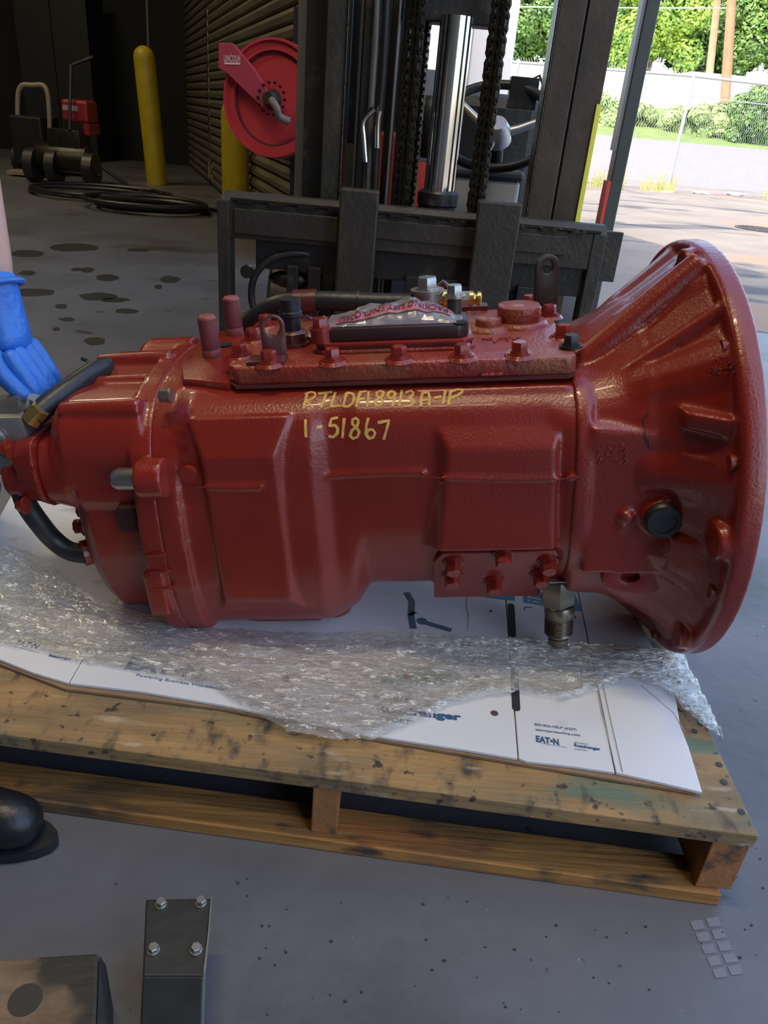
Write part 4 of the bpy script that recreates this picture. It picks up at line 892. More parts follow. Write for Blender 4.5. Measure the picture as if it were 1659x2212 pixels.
a = fy(880, 60, 3.3); mb = MB(); mb.bb((fy(905, 200, 3.3).x, 3.28, .8), (fy(960, 200, 3.3).x, 3.31, fy(930, 150, 3.3).z)); fo(mb, 'dash_panel', mat('dash_grey', (.35, .34, .36), .5), bevel=.005, smooth=False)
mb = MB(); q = fy(925, 275, 3.2); mb.sphere(q, .11, 20, (.55, .5, 1)); fo(mb, 'round_cover', BLK)
# steering wheel with hub and spokes
wc = fy(1072, 270, 2.95); wax = (wc-CAMP).normalized()*-1; wax = V((-.12, -.62, .78)).normalized()
mb = MB(); mb.torus(wc, wax, .205, .016, 48, 10); sw = fo(mb, 'steering_wheel', BLKRUB)
for an in (200, 325, 80):
    x_, y_ = basis(wax); an = math.radians(an); d = x_*math.cos(an)+y_*math.sin(an); mb = MB(); mb.tube([wc-wax*.04, wc+d*.08-wax*.03, wc+d*.2], [.018, .014, .011], 10); o = mb.obj('spoke', mat('silver_spoke', (.55, .55, .58), .35, metal=.6)); o.parent = sw
mb = MB(); mb.cone(wc-wax*.06, wc+wax*.01, .05, n=24, prof=[(0, .055), (.6, .05), (1, .035)]); o = mb.obj('hub', mat('silver_spoke', (.55, .55, .58), .35, metal=.6)); o.parent = sw
mb = MB(); mb.cone(wc-wax*.06, wc-wax*.5, .03, n=16); fo(mb, 'steering_column', BLK)
mb = MB(); q = fy(1130, 195, 3.1); mb.bb(q-V((.05, .03, .06)), q+V((.05, .03, .04))); mb.tube([q+V((.0, 0, .02)), q+V((.05, 0, .05)), q+V((.09, 0, -.02))], .006, 6); fo(mb, 'lever_box', BLK, bevel=.005, smooth=False)
# overhead guard leg and roof
OG = mat('guard_green_grey', (.055, .065, .06), .4, metal=.2, var=.2)
a = fy(1338, 300, 3.3); b = fy(1366, 300, 3.3)
mb = MB(); mb.bb((a.x, 3.3, .3), (b.x, 3.38, 2.3)); fo(mb, 'guard_leg', OG, bevel=.004, smooth=False)
mb = MB(); mb.bb((a.x-.012, 3.305, .9), (a.x, 3.37, 2.3)); fo(mb, 'guard_edge', GREYP, smooth=False)
mb = MB(); mb.bb((a.x-.013, 3.29, .3), (a.x, 3.37, fy(1318, 392, 3.3).z)); fo(mb, 'red_edge', mat('bright_red', (.6, .06, .03), .5), smooth=False, label='red painted edge')
mb = MB(); mb.bb((-.4, 3.3, 2.3), (b.x, 4.7, 2.36)); fo(mb, 'guard_roof', OG, bevel=.004, smooth=False)
mb = MB(); mb.bb((-.4, 4.5, .4), (-.34, 4.58, 2.3)); fo(mb, 'guard_leg', OG, smooth=False); mb = MB(); mb.bb((b.x-.06, 4.5, .4), (b.x, 4.58, 2.3)); fo(mb, 'guard_leg', OG, smooth=False)
mb = MB(); mb.bb((.45, 3.3, .28), (b.x, 3.7, .4)); fo(mb, 'step', OG, bevel=.01, smooth=False)
for xw, yw, r_ in ((-.42, 2.95, .25), (.60, 2.95, .25), (-.40, 4.3, .22), (.55, 4.3, .22)):
    mb = MB(); mb.cone((xw-.07, yw, r_), (xw+.07, yw, r_), r_, n=36, prof=[(0, r_*.88), (.12, r_), (.88, r_), (1, r_*.88)]); wq = fo(mb, 'tyre', BLKRUB)
    mb = MB(); mb.cone((xw-.075, yw, r_), (xw+.075, yw, r_), r_*.55, n=24); o = mb.obj('wheel_hub', GREYP); o.parent = wq
# grey body seen through the carriage
mb = MB(); mb.bb((-.30, 2.95, .16), (.48, 3.04, .56)); fo(mb, 'front_panel', mat('panel_blue_grey', (.16, .17, .2), .5), bevel=.01, smooth=False)
# hose loop on the carriage
hs([fy(552, 680, 2.42), fy(543, 640, 2.42), fy(551, 595, 2.41), fy(585, 560, 2.41), fy(640, 547, 2.42), fy(690, 555, 2.44)], .011, BLKRUB)
hs([fy(690, 556, 2.43), fy(700, 550, 2.43), fy(702, 537, 2.43)], .008, BRASS, 'hose_end')
mb = MB(); q = fy(535, 585, 2.42); mb.cone(q, q+V((0, -.02, 0)), .02, n=12); mb.sphere(q+V((.13, .03, -.02)), .055, 12, (1.3, .6, .5)); fo(mb, 'valve', BLK)

# =====================================================================
# HOSE REEL
# =====================================================================
RY = 5.3
rc = fy(590, 215, RY)
REELR = mat('reel_red', (.55, .045, .06), .45, var=.15, vscale=4)
reel = thing('hose_reel', 'red hose reel with spring arm in front of the slatted wall', 'hose reel', (rc.x, RY, rc.z))
ax = V((-.28, -1, .08)).normalized(); Rr = .33
mb = MB(); mb.ring(rc-ax*.02, ax, Rr, Rr*.80, .03, 48); mb.ring(rc-ax*.03, ax, Rr*.99, Rr*.95, .06, 48); wobj(mb, 'reel_flange', REELR, reel)
mb = MB(); mb.cone(rc-ax*.05, rc-ax*.02, Rr*.80, n=48); wobj(mb, 'reel_web', REELR, reel)
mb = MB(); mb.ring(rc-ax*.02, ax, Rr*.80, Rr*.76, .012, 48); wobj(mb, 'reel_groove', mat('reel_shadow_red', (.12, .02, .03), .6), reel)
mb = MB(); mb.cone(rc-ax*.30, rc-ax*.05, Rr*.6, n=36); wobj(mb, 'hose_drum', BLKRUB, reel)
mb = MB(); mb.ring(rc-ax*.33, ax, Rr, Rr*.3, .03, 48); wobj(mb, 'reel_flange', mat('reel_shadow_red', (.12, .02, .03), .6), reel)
def rp(x, y, o=.05):
    d = ray(x, y); P0 = rc+ax*o; return CAMP+d*((P0-CAMP).dot(ax)/d.dot(ax))
mb = MB(); mb.prism([rp(*q) for q in ((477, 95), (507, 95), (553, 150), (572, 180), (590, 215), (585, 240), (570, 232), (490, 155), (477, 150))], ax*.03); wobj(mb, 'reel_arm', mat('reel_arm_red', (.42, .05, .09), .5), reel, bevel=.004, smooth=False)
mb = MB(); q = rp(586, 215, .08); mb.cone(q-ax*.02, q+ax*.05, .055, n=20, prof=[(0, .06), (.5, .05), (1, .035)]); wobj(mb, 'swivel', STEELD, reel)
for k in range(14):
    an = 2*math.pi*k/14; x_, y_ = basis(ax); q = rp(586, 213, .085)+(x_*math.cos(an)+y_*math.sin(an))*.088; mb = MB(); mb.cone(q-ax*.01, q+ax*.008, .008, n=8); wobj(mb, 'reel_screw', BLK, reel)
wobj(hose([rp(586, 216, .15), rp(597, 232, .17), rp(604, 252, .14), rp(625, 262, .1)], .022, 'h'), 'swivel_hose', mat('grey_hose', (.18, .15, .14), .5), reel)
text_on('LINCOLN', rp(484, 133, .083), rp(519, 134, .083), V((0, 0, 1)), mat('white_sticker', (.75, .6, .65), .5), reel, height=.035, bold=.02)
mb = MB(); mb.prism([rp(*q, .082) for q in ((485, 134.5), (519, 135.5), (519, 140), (485, 139))], ax*.002); wobj(mb, 'white_bar', mat('white_sticker', (.75, .6, .65), .5), reel, smooth=False)
bt = fy(640, 215, RY+.12); mb = MB(); mb.bb((bt.x-.02, RY+.06, 0), (bt.x+.03, RY+.10, rc.z+.5)); mb.bb((rc.x-.02, RY+.06, rc.z-.02), (bt.x, RY+.09, rc.z+.02)); wobj(mb, 'stand', DARKW, reel, smooth=False)

# =====================================================================
# BOLLARDS
# =====================================================================
def bollard(x, Y, r, h, label, name='bollard', lean=0):
    b = V((x, Y, 0)); mb = MB(); prof = [(0, r), (1-r/h, r)]+[(1-r/h+math.sin(a)*r/h, r*math.cos(a)) for a in [i*math.pi/12 for i in range(1, 6)]]+[(1, r*.05)]
    o = mb.cone(b, b+V((lean, 0, h)), r, n=28, prof=prof).obj(name, YEL); return tag(o, label, 'bollard', 'yellow bollards')
bl = fz(340, 398, 0); bollard(bl.x, bl.y, .118, 1.42, 'yellow bollard standing in the dark shop away from the slatted wall', lean=-.08)
bollard(-1.565, 7.2, .115, .97, 'yellow bollard beneath the red hose reel')

# =====================================================================
# DARK SHOP CORNER
# =====================================================================
ct_ = thing('hand_truck', 'old hand truck with pale tubular hoop handle in the dark corner', 'hand truck', (-4.35, 9.6, 0))
TUB = mat('pale_tube', (.30, .24, .17), .5)
wobj(hose([fy(42, 345, 9.5), fy(38, 225, 9.5), fy(45, 187, 9.5), fy(70, 184, 9.5), fy(97, 188, 9.5), fy(106, 235, 9.5), fy(108, 345, 9.5)], .026, 'h', n=8), 'hoop_handle', TUB, ct_)
mb = MB(); a = fy(42, 370, 9.5); b = fy(100, 300, 9.5); mb.bb((a.x, 9.4, a.z*0+.12), (b.x, 9.9, .62)); wobj(mb, 'load_body', BLK, ct_, bevel=.02, smooth=False)
mb = MB(); mb.bb((a.x, 9.2, .02), (b.x, 9.5, .06)); wobj(mb, 'toe_plate', TUB, ct_, smooth=False)
for xx in (a.x-.02, b.x+.02):
    mb = MB(); mb.cone((xx-.04, 9.6, .15), (xx+.04, 9.6, .15), .15, n=20); wobj(mb, 'wheel', BLKRUB, ct_)
ep = thing('engine_pump', 'small black engine powered pump with red tank on wheels', 'engine', (-3.75, 9.0, 0))
a = fy(143, 262, 9.1); b = fy(195, 218, 9.1); mb = MB(); mb.bb((a.x, 9.0, a.z), (b.x, 9.3, b.z)); wobj(mb, 'red_tank', mat('tank_red', (.30, .02, .025), .4), ep, bevel=.03, smooth=False)
mb = MB(); mb.bb((a.x+.02, 8.995, a.z+.11), (a.x+.18, 9.0, a.z+.16)); wobj(mb, 'tank_sticker', mat('sticker_grey', (.4, .3, .3), .5), ep, smooth=False)
q = fy(145, 345, 8.95); mb = MB(); mb.cone(q+V((-.3, 0, 0)), q+V((.25, 0, 0)), .16, n=20); mb.bb(q+V((-.15, -.1, -.1)), q+V((.2, .2, .3))); wobj(mb, 'engine_block', GREASE, ep, bevel=.01)
for dx in (-.33, -.1, .3):
    mb = MB(); mb.cone((q.x+dx-.05, 8.85, .17), (q.x+dx+.05, 8.85, .17), .17, n=24); wobj(mb, 'wheel', BLKRUB, ep)
mb = MB(); mb.tube([q+V((-.35, -.1, -.1)), q+V((.4, -.1, -.12))], .02, 8); mb.tube([q+V((.1, -.1, .3)), q+V((.1, .1, .9)), q+V((.3, .2, 1.0))], .018, 8); wobj(mb, 'frame', BLK, ep)
mb = MB(); mb.bb((b.x-.06, 9.0, .5), (b.x+.0, 9.3, a.z)); wobj(mb, 'red_bracket', mat('tank_red', (.30, .02, .025), .4), ep, smooth=False)
sh = thing('storage_cabinet', 'black cabinet barely visible against the back wall', 'cabinet', (-5, 12.3, 0))
mb = MB(); mb.bb((-5.6, 12.0, 0), (-4.6, 12.6, 2.2)); wobj(mb, 'body', DARKW, sh, smooth=False)
for k in range(2):
    mb = MB(); mb.bb((-5.58+k*.5, 11.975, .05), (-5.1+k*.5, 12.0, 2.15)); wobj(mb, 'door', mat('cabinet_dark', (.012, .012, .012), .5), sh, smooth=False)
# coils of hose on the floor
def coil(cx, cy, r1, turns, z, seed, r=.022):
    rg = random.Random(seed); pts = []
    for i in range(int(turns*22)):
        a_ = i/22*2*math.pi; rr = r1*(1+.16*math.sin(a_*.37+seed)+.06*math.sin(a_*1.9)); pts.append((cx+rr*1.25*math.cos(a_)+.05*math.sin(a_*.21+seed), cy+rr*.9*math.sin(a_), z+.022*(i/22 % 3)))
    return pts
q = fz(330, 455, 0); pts = coil(q.x, q.y, .42, 4.3, .024, 2); mb = MB(); mb.tube(pts+[(q.x-.6, q.y+1.3, .024), (q.x-1.0, q.y+1.5, .2)], .021, 7); tag(mb.obj('air_hose', BLKRUB), 'black hose coiled loosely on the floor beside the bollard', 'hose')
q = fz(215, 425, 0); pts = coil(q.x, q.y, .5, 2.2, .024, 5); mb = MB(); mb.tube(pts, .019, 7); tag(mb.obj('air_hose', BLKRUB), 'black hose looped on the floor in front of the engine pump', 'hose')
mb = MB(); q = fy(320, 90, 9.9); mb.tube([(q.x, 9.9, 1.42), (q.x+.02, 9.95, 3.0), (q.x+.05, 10, 5.5)], .012, 6); tag(mb.obj('hanging_cable', mat('cable_grey', (.12, .10, .09), .6)), 'thin cable hanging from the ceiling above the yellow bollard', 'cable')
# chain hanging on the slatted wall
q = fy(452, 260, 7.9)
mb = MB(); mb.tube([q+V((0, 0, .9)), q, q+V((0, 0, -.35))], .010, 6); mb.cone(q+V((0, 0, -.35)), q+V((0, 0, -.5)), .02, n=8); tag(mb.obj('pull_chain', CHROME), 'thin pull chain hanging beside the slatted wall', 'chain')

# =====================================================================
# FOREGROUND: steel bracket and timber
# =====================================================================
br = thing('steel_bracket', 'dark bent steel plate with four hex bolts near the camera', 'bracket', (-.2, .55, 0))
BZ = .10
q = [fz(315, 1942, BZ), fz(455, 1940, BZ), fz(440, 2108, BZ), fz(308, 2108, BZ)]
mb = MB(); th = V((0, 0, -.008)); low = [fz(300, 2260, BZ-.05), fz(435, 2260, BZ-.05)]
mb.prism(q, th); DSP = mat('dark_bracket_steel', (.032, .033, .031), .5, metal=.2, var=.4, vscale=15, bump=.1)
mb.hexa([q[3]+th, q[2]+th, low[1]+th, low[0]+th], [q[3], q[2], low[1], low[0]]); wobj(mb, 'plate', DSP, br, bevel=.002, smooth=False)
mb = MB(); mb.hexa([V((q[0].x+.01, q[0].y-.008, 0)), V((q[1].x-.01, q[1].y-.008, 0)), V((q[2].x-.008, q[2].y+.012, 0)), V((q[3].x+.01, q[3].y+.012, 0))], [V((q[0].x+.01, q[0].y-.008, BZ-.008)), V((q[1].x-.01, q[1].y-.008, BZ-.008)), V((q[2].x-.008, q[2].y+.012, BZ-.008)), V((q[3].x+.01, q[3].y+.012, BZ-.008))]); wobj(mb, 'mounting_block', DSP, br, smooth=False)
for x, y in ((348, 1955), (434, 1952), (332, 2054), (424, 2054)):
    mb = MB(); hexhead(mb, fz(x, y, BZ), (0, 0, 1), .0062, .006, washer=False, rot=x); wobj(mb, 'bolt', ZINC, br)
mb = MB(); a, b = fz(457, 1938, BZ), fz(441, 2100, BZ); mb.tube([a, a.lerp(b, .5)+V((.001, 0, 0)), b, low[1]], .0016, 6); wobj(mb, 'bright_edge', ZINC, br)
tb_ = thing('timber_block', 'oil-stained timber block in the bottom left corner', 'timber', (-.3, .45, 0))
TW = mat('timber_face', (.22, .15, .085), .75, col2=(.12, .07, .035), vscale=12, stretch=(1, 3, 1), bump=.4, bscale=30, spots=[(9, .5, .6, (.035, .03, .02), (1, 1, 1))])
q = [fz(-60, 2075, BZ), fz(212, 2058, BZ), fz(205, 2260, BZ), fz(-60, 2260, BZ)]
mb = MB(); mb.prism([V((p.x, p.y, .002)) for p in q], (0, 0, BZ-.002)); wobj(mb, 'timber', TW, tb_, bevel=.003, smooth=False)
mb = MB(); a, b = q[1], q[2]; mb.hexa([V((a.x+.001, a.y, .0)), V((a.x+.010, a.y-.004, .0)), V((b.x+.010, b.y, .0)), V((b.x+.001, b.y, .0))], [V((a.x+.001, a.y, BZ-.004)), V((a.x+.010, a.y-.006, BZ-.012)), V((b.x+.012, b.y, BZ-.012)), V((b.x+.001, b.y, BZ-.004))]); wobj(mb, 'end_strap', DSP, tb_, smooth=False, label='dark steel strap')
mb = MB(); pc_ = fz(55, 2160, BZ); mb.cone(pc_-V((0, 0, .002)), pc_+V((0, 0, .0006)), .017, n=20); wobj(mb, 'oil_spot', mat('oil_spot', (.03, .028, .022), .5), tb_)
# shoe print / debris
DEB = mat('debris', (.03, .03, .032), .7); rg = random.Random(9)
mb = MB()
for k in range(90):
    q = fz(rg.uniform(520, 1650), rg.uniform(1880, 2200) if k % 3 else rg.uniform(1500, 1900), 0)
    if -.68 < q.x < .56 and q.y > .7: continue
    mb.sphere(q+V((0, 0, .001)), rg.uniform(.0008, .0022), 6, (1.3, 1, .6))
o = tag(mb.obj('grit', DEB), 'dark grit scattered on the concrete in front of the pallet', 'grit'); o['kind'] = 'stuff'
mb = MB(); SP = mat('print_dust', (.165, .17, .20), .7)
for r_ in range(5):
    for c_ in range(2):
        a = (1490+r_*12+c_*34, 1990+r_*26-c_*6); mb.prism([fz(a[0], a[1], .0004), fz(a[0]+26, a[1]-4, .0004), fz(a[0]+34, a[1]+16, .0004), fz(a[0]+8, a[1]+19, .0004)], (0, 0, .0004))
tag(mb.obj('shoe_print', SP, smooth=False), 'pale dusty shoe print on the floor right of the pallet corner', 'shoe print')

# =====================================================================
# OUTSIDE
# =====================================================================
FENM = mat('galvanised', (.42, .43, .45), .5, metal=.4)
FY0, FY1 = 17.75, 18.6; fx0, fx1 = 1.2, 9.0
fen = thing('chain_link_fence', 'galvanised chain link fence along the yard edge', 'fence', (5.3, 17.6, 0))
def fp(x): return 17.72-(.25)*((x-3.9)/1.4) if x < 5.3 else 17.47+(x-5.3)*.3
FH = 2.12
for xp in (1.9, 5.3, 8.75):
    mb = MB(); mb.cone((xp, fp(xp), 0), (xp+.0, fp(xp), FH+.06), .035, n=12); wobj(mb, 'post', FENM, fen)
    mb = MB(); mb.cone((xp, fp(xp), 0), (xp, fp(xp), .03), .16, n=16); wobj(mb, 'footing', mat('footing', (.45, .42, .4), .9), fen)
mb = MB(); mb.tube([(x, fp(x), FH) for x in (1.2, 3.9, 5.3, 8.8, 9.2)], .028, 8); wobj(mb, 'top_rail', FENM, fen)
mb = MB(); mb.tube([(x, fp(x), FH-.35) for x in (1.2, 3.9, 5.3, 8.8, 9.2)], .01, 6); mb.tube([(x, fp(x), .06) for x in (1.2, 3.9, 5.3, 8.8, 9.2)], .008, 6); wobj(mb, 'tension_wire', FENM, fen)
mb = MB(); p_ = .105; n = int((9.2-1.2)/p_)
for k in range(n):
    for sg in (1, -1):
        x = 1.2+k*p_; pts = []; H_ = int(FH/p_)+1
        for j in range(H_+1):
            xx = x+(p_/2 if (j+(sg > 0)) % 2 else 0)*sg; pts.append((xx, fp(xx)+.004*sg, .04+j*p_*.985))
        mb.tube(pts, .0036, 3)
o = wobj(mb, 'mesh_wire', FENM, fen, smooth=False); o['kind'] = 'stuff'
# white trailers / building beyond
WB = mat('white_cladding', (.95, .95, .97), .5)
tr = thing('white_building', 'long low white building behind the fence and bushes', 'building', (12, 44, 2))
def atz_top(x, y, Y): return fy(x, y, Y)
a = fy(1100, 133, 44); b = fy(1520, 158, 44); mb = MB(); mb.bb((a.x, 44, 1.9), (b.x, 50, a.z)); wobj(mb, 'block', WB, tr, bevel=.05, smooth=False)
c_ = fy(1490, 155, 43.5); d_ = fy(1640, 160, 43.5); mb = MB(); mb.bb((c_.x, 43.2, 1.9), (d_.x+6, 49, c_.z-.0)); wobj(mb, 'block', WB, tr, bevel=.05, smooth=False)
mb = MB()
for k in range(30): mb.bb((a.x+k*.62, 43.97, 2.0), (a.x+k*.62+.03, 44.0, a.z-.1))
wobj(mb, 'cladding_ribs', mat('pale_rib', (.75, .76, .8), .6), tr, smooth=False)['kind'] = 'stuff'
# utility poles and wire
PW = mat('pole_wood', (.40, .22, .12), .8, var=.3, vscale=3)
for k, (xt, xb, yb, Y, lb) in enumerate(((1578, 1548, 225, 41, 'brown utility pole, the straighter and nearer of the two'), (1556, 1532, 150, 46, 'brown utility pole standing just left of the nearer pole'))):
    t_ = fy(xt, -60, Y); b_ = fy(xb, yb, Y); mb = MB(); d = (t_-b_); b0 = b_-d*.6; b0.z = terr(Y)-.1; mb.cone(b0, t_+d*.5, .24 if k == 0 else .2, .16, n=14); tag(mb.obj('utility_pole', PW), lb, 'pole', 'utility poles')
mb = MB(); mb.tube([fy(1000, 14, 42), fy(1330, 17, 42), fy(1570, 18, 42)], .03, 5); tag(mb.obj('power_line', mat('wire_grey', (.5, .5, .5), .5)), 'thin power line crossing in front of the trees', 'cable')
# foliage
def leafmat(name, c1, c2):
    m = mat(name, c1, .55, col2=c2, vscale=.9, thr=(.35, .65)); b = m.node_tree.nodes['Principled BSDF']; b.inputs['Subsurface Weight'].default_value = 0; return m
LG = [leafmat('leaf_light', (.27, .40, .04), (.07, .16, .02)), leafmat('leaf_mid', (.13, .24, .035), (.03, .08, .015)), leafmat('leaf_dark', (.07, .14, .03), (.015, .045, .01)), leafmat('leaf_bush', (.34, .46, .14), (.20, .30, .08))]
def foliage(blobs, n, size, seed):
    rg = random.Random(seed); vs = []; fs = []; tot = sum(b[1]**2 for b in blobs)
    for c, r in blobs:
        for k in range(int(n*r*r/tot)):
            while True:
                d = V((rg.gauss(0, 1), rg.gauss(0, 1), rg.gauss(0, 1)))
                if d.length > .1: break
            d.normalize()
            if d.y > .5: d.y = -d.y
            lump = 1+.22*noise.noise(V(c)*.3+d*2.6)+.1*noise.noise(d*7+V(c)); p = V(c)+d*r*lump*rg.uniform(.86, 1.04)
            a = V((rg.gauss(0, 1), rg.gauss(0, 1), rg.gauss(0, 1))).normalized(); nn = (d*1.1+a*.8+V((0, -.2, .5))).normalized(); x_ = nn.cross(a).normalized(); y_ = nn.cross(x_)
            s_ = size*rg.uniform(.6, 1.3); i = len(vs); vs += [p+x_*s_, p+y_*s_*.55, p-x_*s_, p-y_*s_*.55]; fs.append((i, i+1, i+2, i+3))
    return MB().add(vs, fs)
def tree(px, pyt, pyb, Y, wpx, m, seed, lb, nl=14000, nb=20, size=.13, cat='tree', grp='trees behind the white building'):
    rg = random.Random(seed); t = fy(px, pyt, Y); b = fy(px, pyb, Y); W_ = wpx/F*Y*1.05/2; Hh = (t.z-b.z)/2; cz = (t.z+b.z)/2; root = thing('tree' if cat == 'tree' else 'bush', lb, cat, (t.x, Y, terr(Y)), grp)
    bl = [(V((t.x+rg.uniform(-.75, .75)*W_, Y+rg.uniform(-.5, .5)*W_*.6, cz+rg.uniform(-.8, .8)*Hh)), rg.uniform(.28, .45)*min(W_, Hh*1.2)) for _ in range(nb)]+[(V((t.x, Y+.3*W_, cz)), min(W_, Hh)*.85)]
    o = wobj(foliage(bl, nl, size, seed), 'foliage', m, root, smooth=False); o['kind'] = 'stuff'
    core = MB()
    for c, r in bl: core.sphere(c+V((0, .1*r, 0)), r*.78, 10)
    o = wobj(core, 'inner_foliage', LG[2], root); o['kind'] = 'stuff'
    mb = MB(); mb.cone((t.x, Y+.2, terr(Y)-.1), (t.x, Y+.2, cz), .05*W_+.02, .03*W_+.01, n=10); wobj(mb, 'trunk', mat('bark', (.12, .085, .06), .9), root)
tree(1175, -60, 150, 54, 170, LG[1], 1, 'mid green tree left of the mast channel, above the white building')
tree(1270, -90, 160, 58, 150, LG[2], 2, 'dark tree mostly behind the forklift mast channel')
tree(1330, -40, 165, 55, 130, LG[1], 3, 'green tree between the mast channel and the overhead guard post')
tree(1450, -70, 150, 50, 170, LG[0], 4, 'bright yellow-green tree right of the overhead guard post', 18000)
tree(1560, -80, 165, 56, 160, LG[2], 5, 'dark green tree behind the utility poles')
tree(1660, -60, 170, 53, 150, LG[1], 6, 'mid green tree at the right edge behind the poles')
tree(1400, -110, 60, 62, 330, LG[2], 8, 'tall dark tree crown rising behind the others', 7000)
tree(1600, -120, 40, 62, 300, LG[1], 9, 'tall tree crown behind the utility pole tops', 7000)
for k, (px, pt, pb, Y, wp, mi, lb) in enumerate(((1320, 205, 300, 34, 90, 3, 'pale green bush nearest the mast behind the fence'), (1400, 232, 305, 34.5, 110, 3, 'low sunlit bush behind the fence left of the post'), (1480, 228, 310, 34, 110, 3, 'low bush behind the galvanised fence post'), (1570, 215, 318, 33.5, 120, 3, 'bush in front of the utility poles'), (1645, 190, 322, 33, 100, 1, 'darker tall bush at the right edge behind the fence'))):
    tree(px, pt, pb, Y, wp, LG[mi], 20+k, lb, 5000, 8, .09, 'bush', 'bushes behind the fence')
# weeds along the fence, litter, grate
for k, (px, py) in enumerate(((1405, 395), (1620, 405), (1310, 392))):
    q = fz(px, py+14, 0); q.y = min(q.y, fp(q.x)-.05); rg = random.Random(k); mb = MB()
    for i in range(60):
        a = rg.uniform(0, 6.28); h = rg.uniform(.15, .55); b0 = q+V((rg.uniform(-.35, .35), rg.uniform(-.1, .05), 0)); t_ = b0+V((math.cos(a)*.12, math.sin(a)*.05, h)); s_ = V((.012, 0, 0)); mb.add([b0-s_, b0+s_, t_], [(0, 1, 2)])
    o = tag(mb.obj('weeds', leafmat('weed', (.45, .42, .12), (.3, .3, .08)), smooth=False), ('tuft of dry weeds at the fence foot left of the post', 'tuft of dry weeds at the fence foot near the right edge', 'tuft of dry weeds at the fence foot beside the guard post')[k], 'weeds'); o['kind'] = 'stuff'
for k, (px, py, c3, lb) in enumerate(((1516, 417, (.85, .85, .88), 'white crumpled litter by the fence foot'), (1588, 420, (.45, .6, .7), 'pale blue crumpled litter by the fence foot'))):
    q = fz(px, py, .02); mb = MB(); mb.sphere(q, .12, 12, (1.6, .7, .35)); o = mb.obj('litter', mat('litter_%s' % ('white', 'blue')[k], c3, .7, bump=1, bscale=9)); tag(o, lb, 'litter')
    for v in o.data.vertices: v.co += V((noise.noise(v.co*9), noise.noise(v.co*9+V((5, 0, 0))), .5*noise.noise(v.co*9+V((0, 5, 0)))))*.05
q = fz(1645, 497, 0); gr = thing('drain_grate', 'round iron drain grate in the yard at the right edge', 'drain', (q.x, q.y, 0))
mb = MB(); mb.ring((q.x, q.y, .004), (0, 0, 1), .34, .3, .012, 32); wobj(mb, 'frame', BROWN, gr)
for k in range(9):
    xx = -.28+k*.07; h = math.sqrt(max(0, .3**2-xx*xx)); mb = MB(); mb.bb((q.x+xx-.014, q.y-h, .006), (q.x+xx+.014, q.y+h, .015)); wobj(mb, 'bar', BROWN, gr, smooth=False)

# =====================================================================
# PERSON crouching at the left end
# =====================================================================
per = thing('person', 'person crouching at the left edge in navy trousers, blue gloves and dark boots', 'person', (-1.1, 1.1, 0))
NAVY = mat('navy_cloth', (.012, .022, .06), .8, var=.3, vscale=9, bump=.4, bscale=30); SKIN = mat('skin', (.52, .30, .24), .5, bump=.1); GLOVE = mat('blue_glove', (.03, .17, .62), .42, var=.3, vscale=12, bump=.5, bscale=38); BOOT = mat('black_boot', (.012, .012, .014), .4, bump=.2); HAIR = mat('brown_hair', (.03, .02, .012), .8, bump=1, bscale=60); SHIRT = mat('grey_shirt', (.09, .10, .12), .85, bump=.3, bscale=20)
def skin(name, verts, edges, radii, m, root=0, sub=2):
    me = bpy.data.meshes.new(name); me.from_pydata([tuple(v) for v in verts], edges, []); me.update(); o = bpy.data.objects.new(name, me); COL.objects.link(o)
    o.modifiers.new('k', 'SKIN'); sv = me.skin_vertices[0].data
    for i, r in enumerate(radii): sv[i].radius = (r, r) if not isinstance(r, tuple) else r; sv[i].use_root = (i == root)
    s = o.modifiers.new('s', 'SUBSURF'); s.levels = s.render_levels = sub
    me.materials.append(m)
    dg = bpy.context.evaluated_depsgraph_get(); me2 = bpy.data.meshes.new_from_object(o.evaluated_get(dg)); o.modifiers.clear(); o.data = me2
    for p in me2.polygons: p.use_smooth = True
    keep(o, per); return o
# joints
EL = V((-.67, 1.22, .99)); WR = V((-.632, 1.175, .655)); HANDC = V((-.602, 1.155, .565))
J = dict(pelv=(-1.22, 1.08, .42), belly=(-1.16, 1.08, .60), chest=(-1.02, 1.09, .86), neck=(-.93, 1.09, 1.06), head1=(-.87, 1.09, 1.15), head2=(-.85, 1.09, 1.27),
         shL=(-.93, 1.28, 1.02), elL=tuple(EL), wrL=tuple(WR), shR=(-1.0, .88, .99), elR=(-1.02, .80, .70), wrR=(-.82, .80, .56),
         hipL=(-1.2, 1.2, .40), knL=(-.775, 1.30, .23), anL=(-1.12, 1.32, .10), hipR=(-1.2, .96, .40), knR=(-.86, .78, .56), anR=(-.655, .722, .10))
# body (torso, head, neck and arms) as one surface in skin, clothed by shirt and trousers
names = list(J); idx = {n_: i for i, n_ in enumerate(names)}
E_ = [('pelv', 'belly'), ('belly', 'chest'), ('chest', 'neck'), ('neck', 'head1'), ('head1', 'head2'), ('chest', 'shL'), ('shL', 'elL'), ('elL', 'wrL'), ('chest', 'shR'), ('shR', 'elR'), ('elR', 'wrR'), ('pelv', 'hipL'), ('hipL', 'knL'), ('knL', 'anL'), ('pelv', 'hipR'), ('hipR', 'knR'), ('knR', 'anR')]
Rr_ = dict(pelv=.14, belly=.13, chest=.14, neck=.06, head1=.085, head2=.095, shL=.07, elL=.046, wrL=.034, shR=.07, elR=.046, wrR=.034, hipL=.10, knL=.07, anL=.045, hipR=.10, knR=.07, anR=.045)
skin('body', [J[n_] for n_ in names], [(idx[a], idx[b]) for a, b in E_], [Rr_[n_] for n_ in names], SKIN)
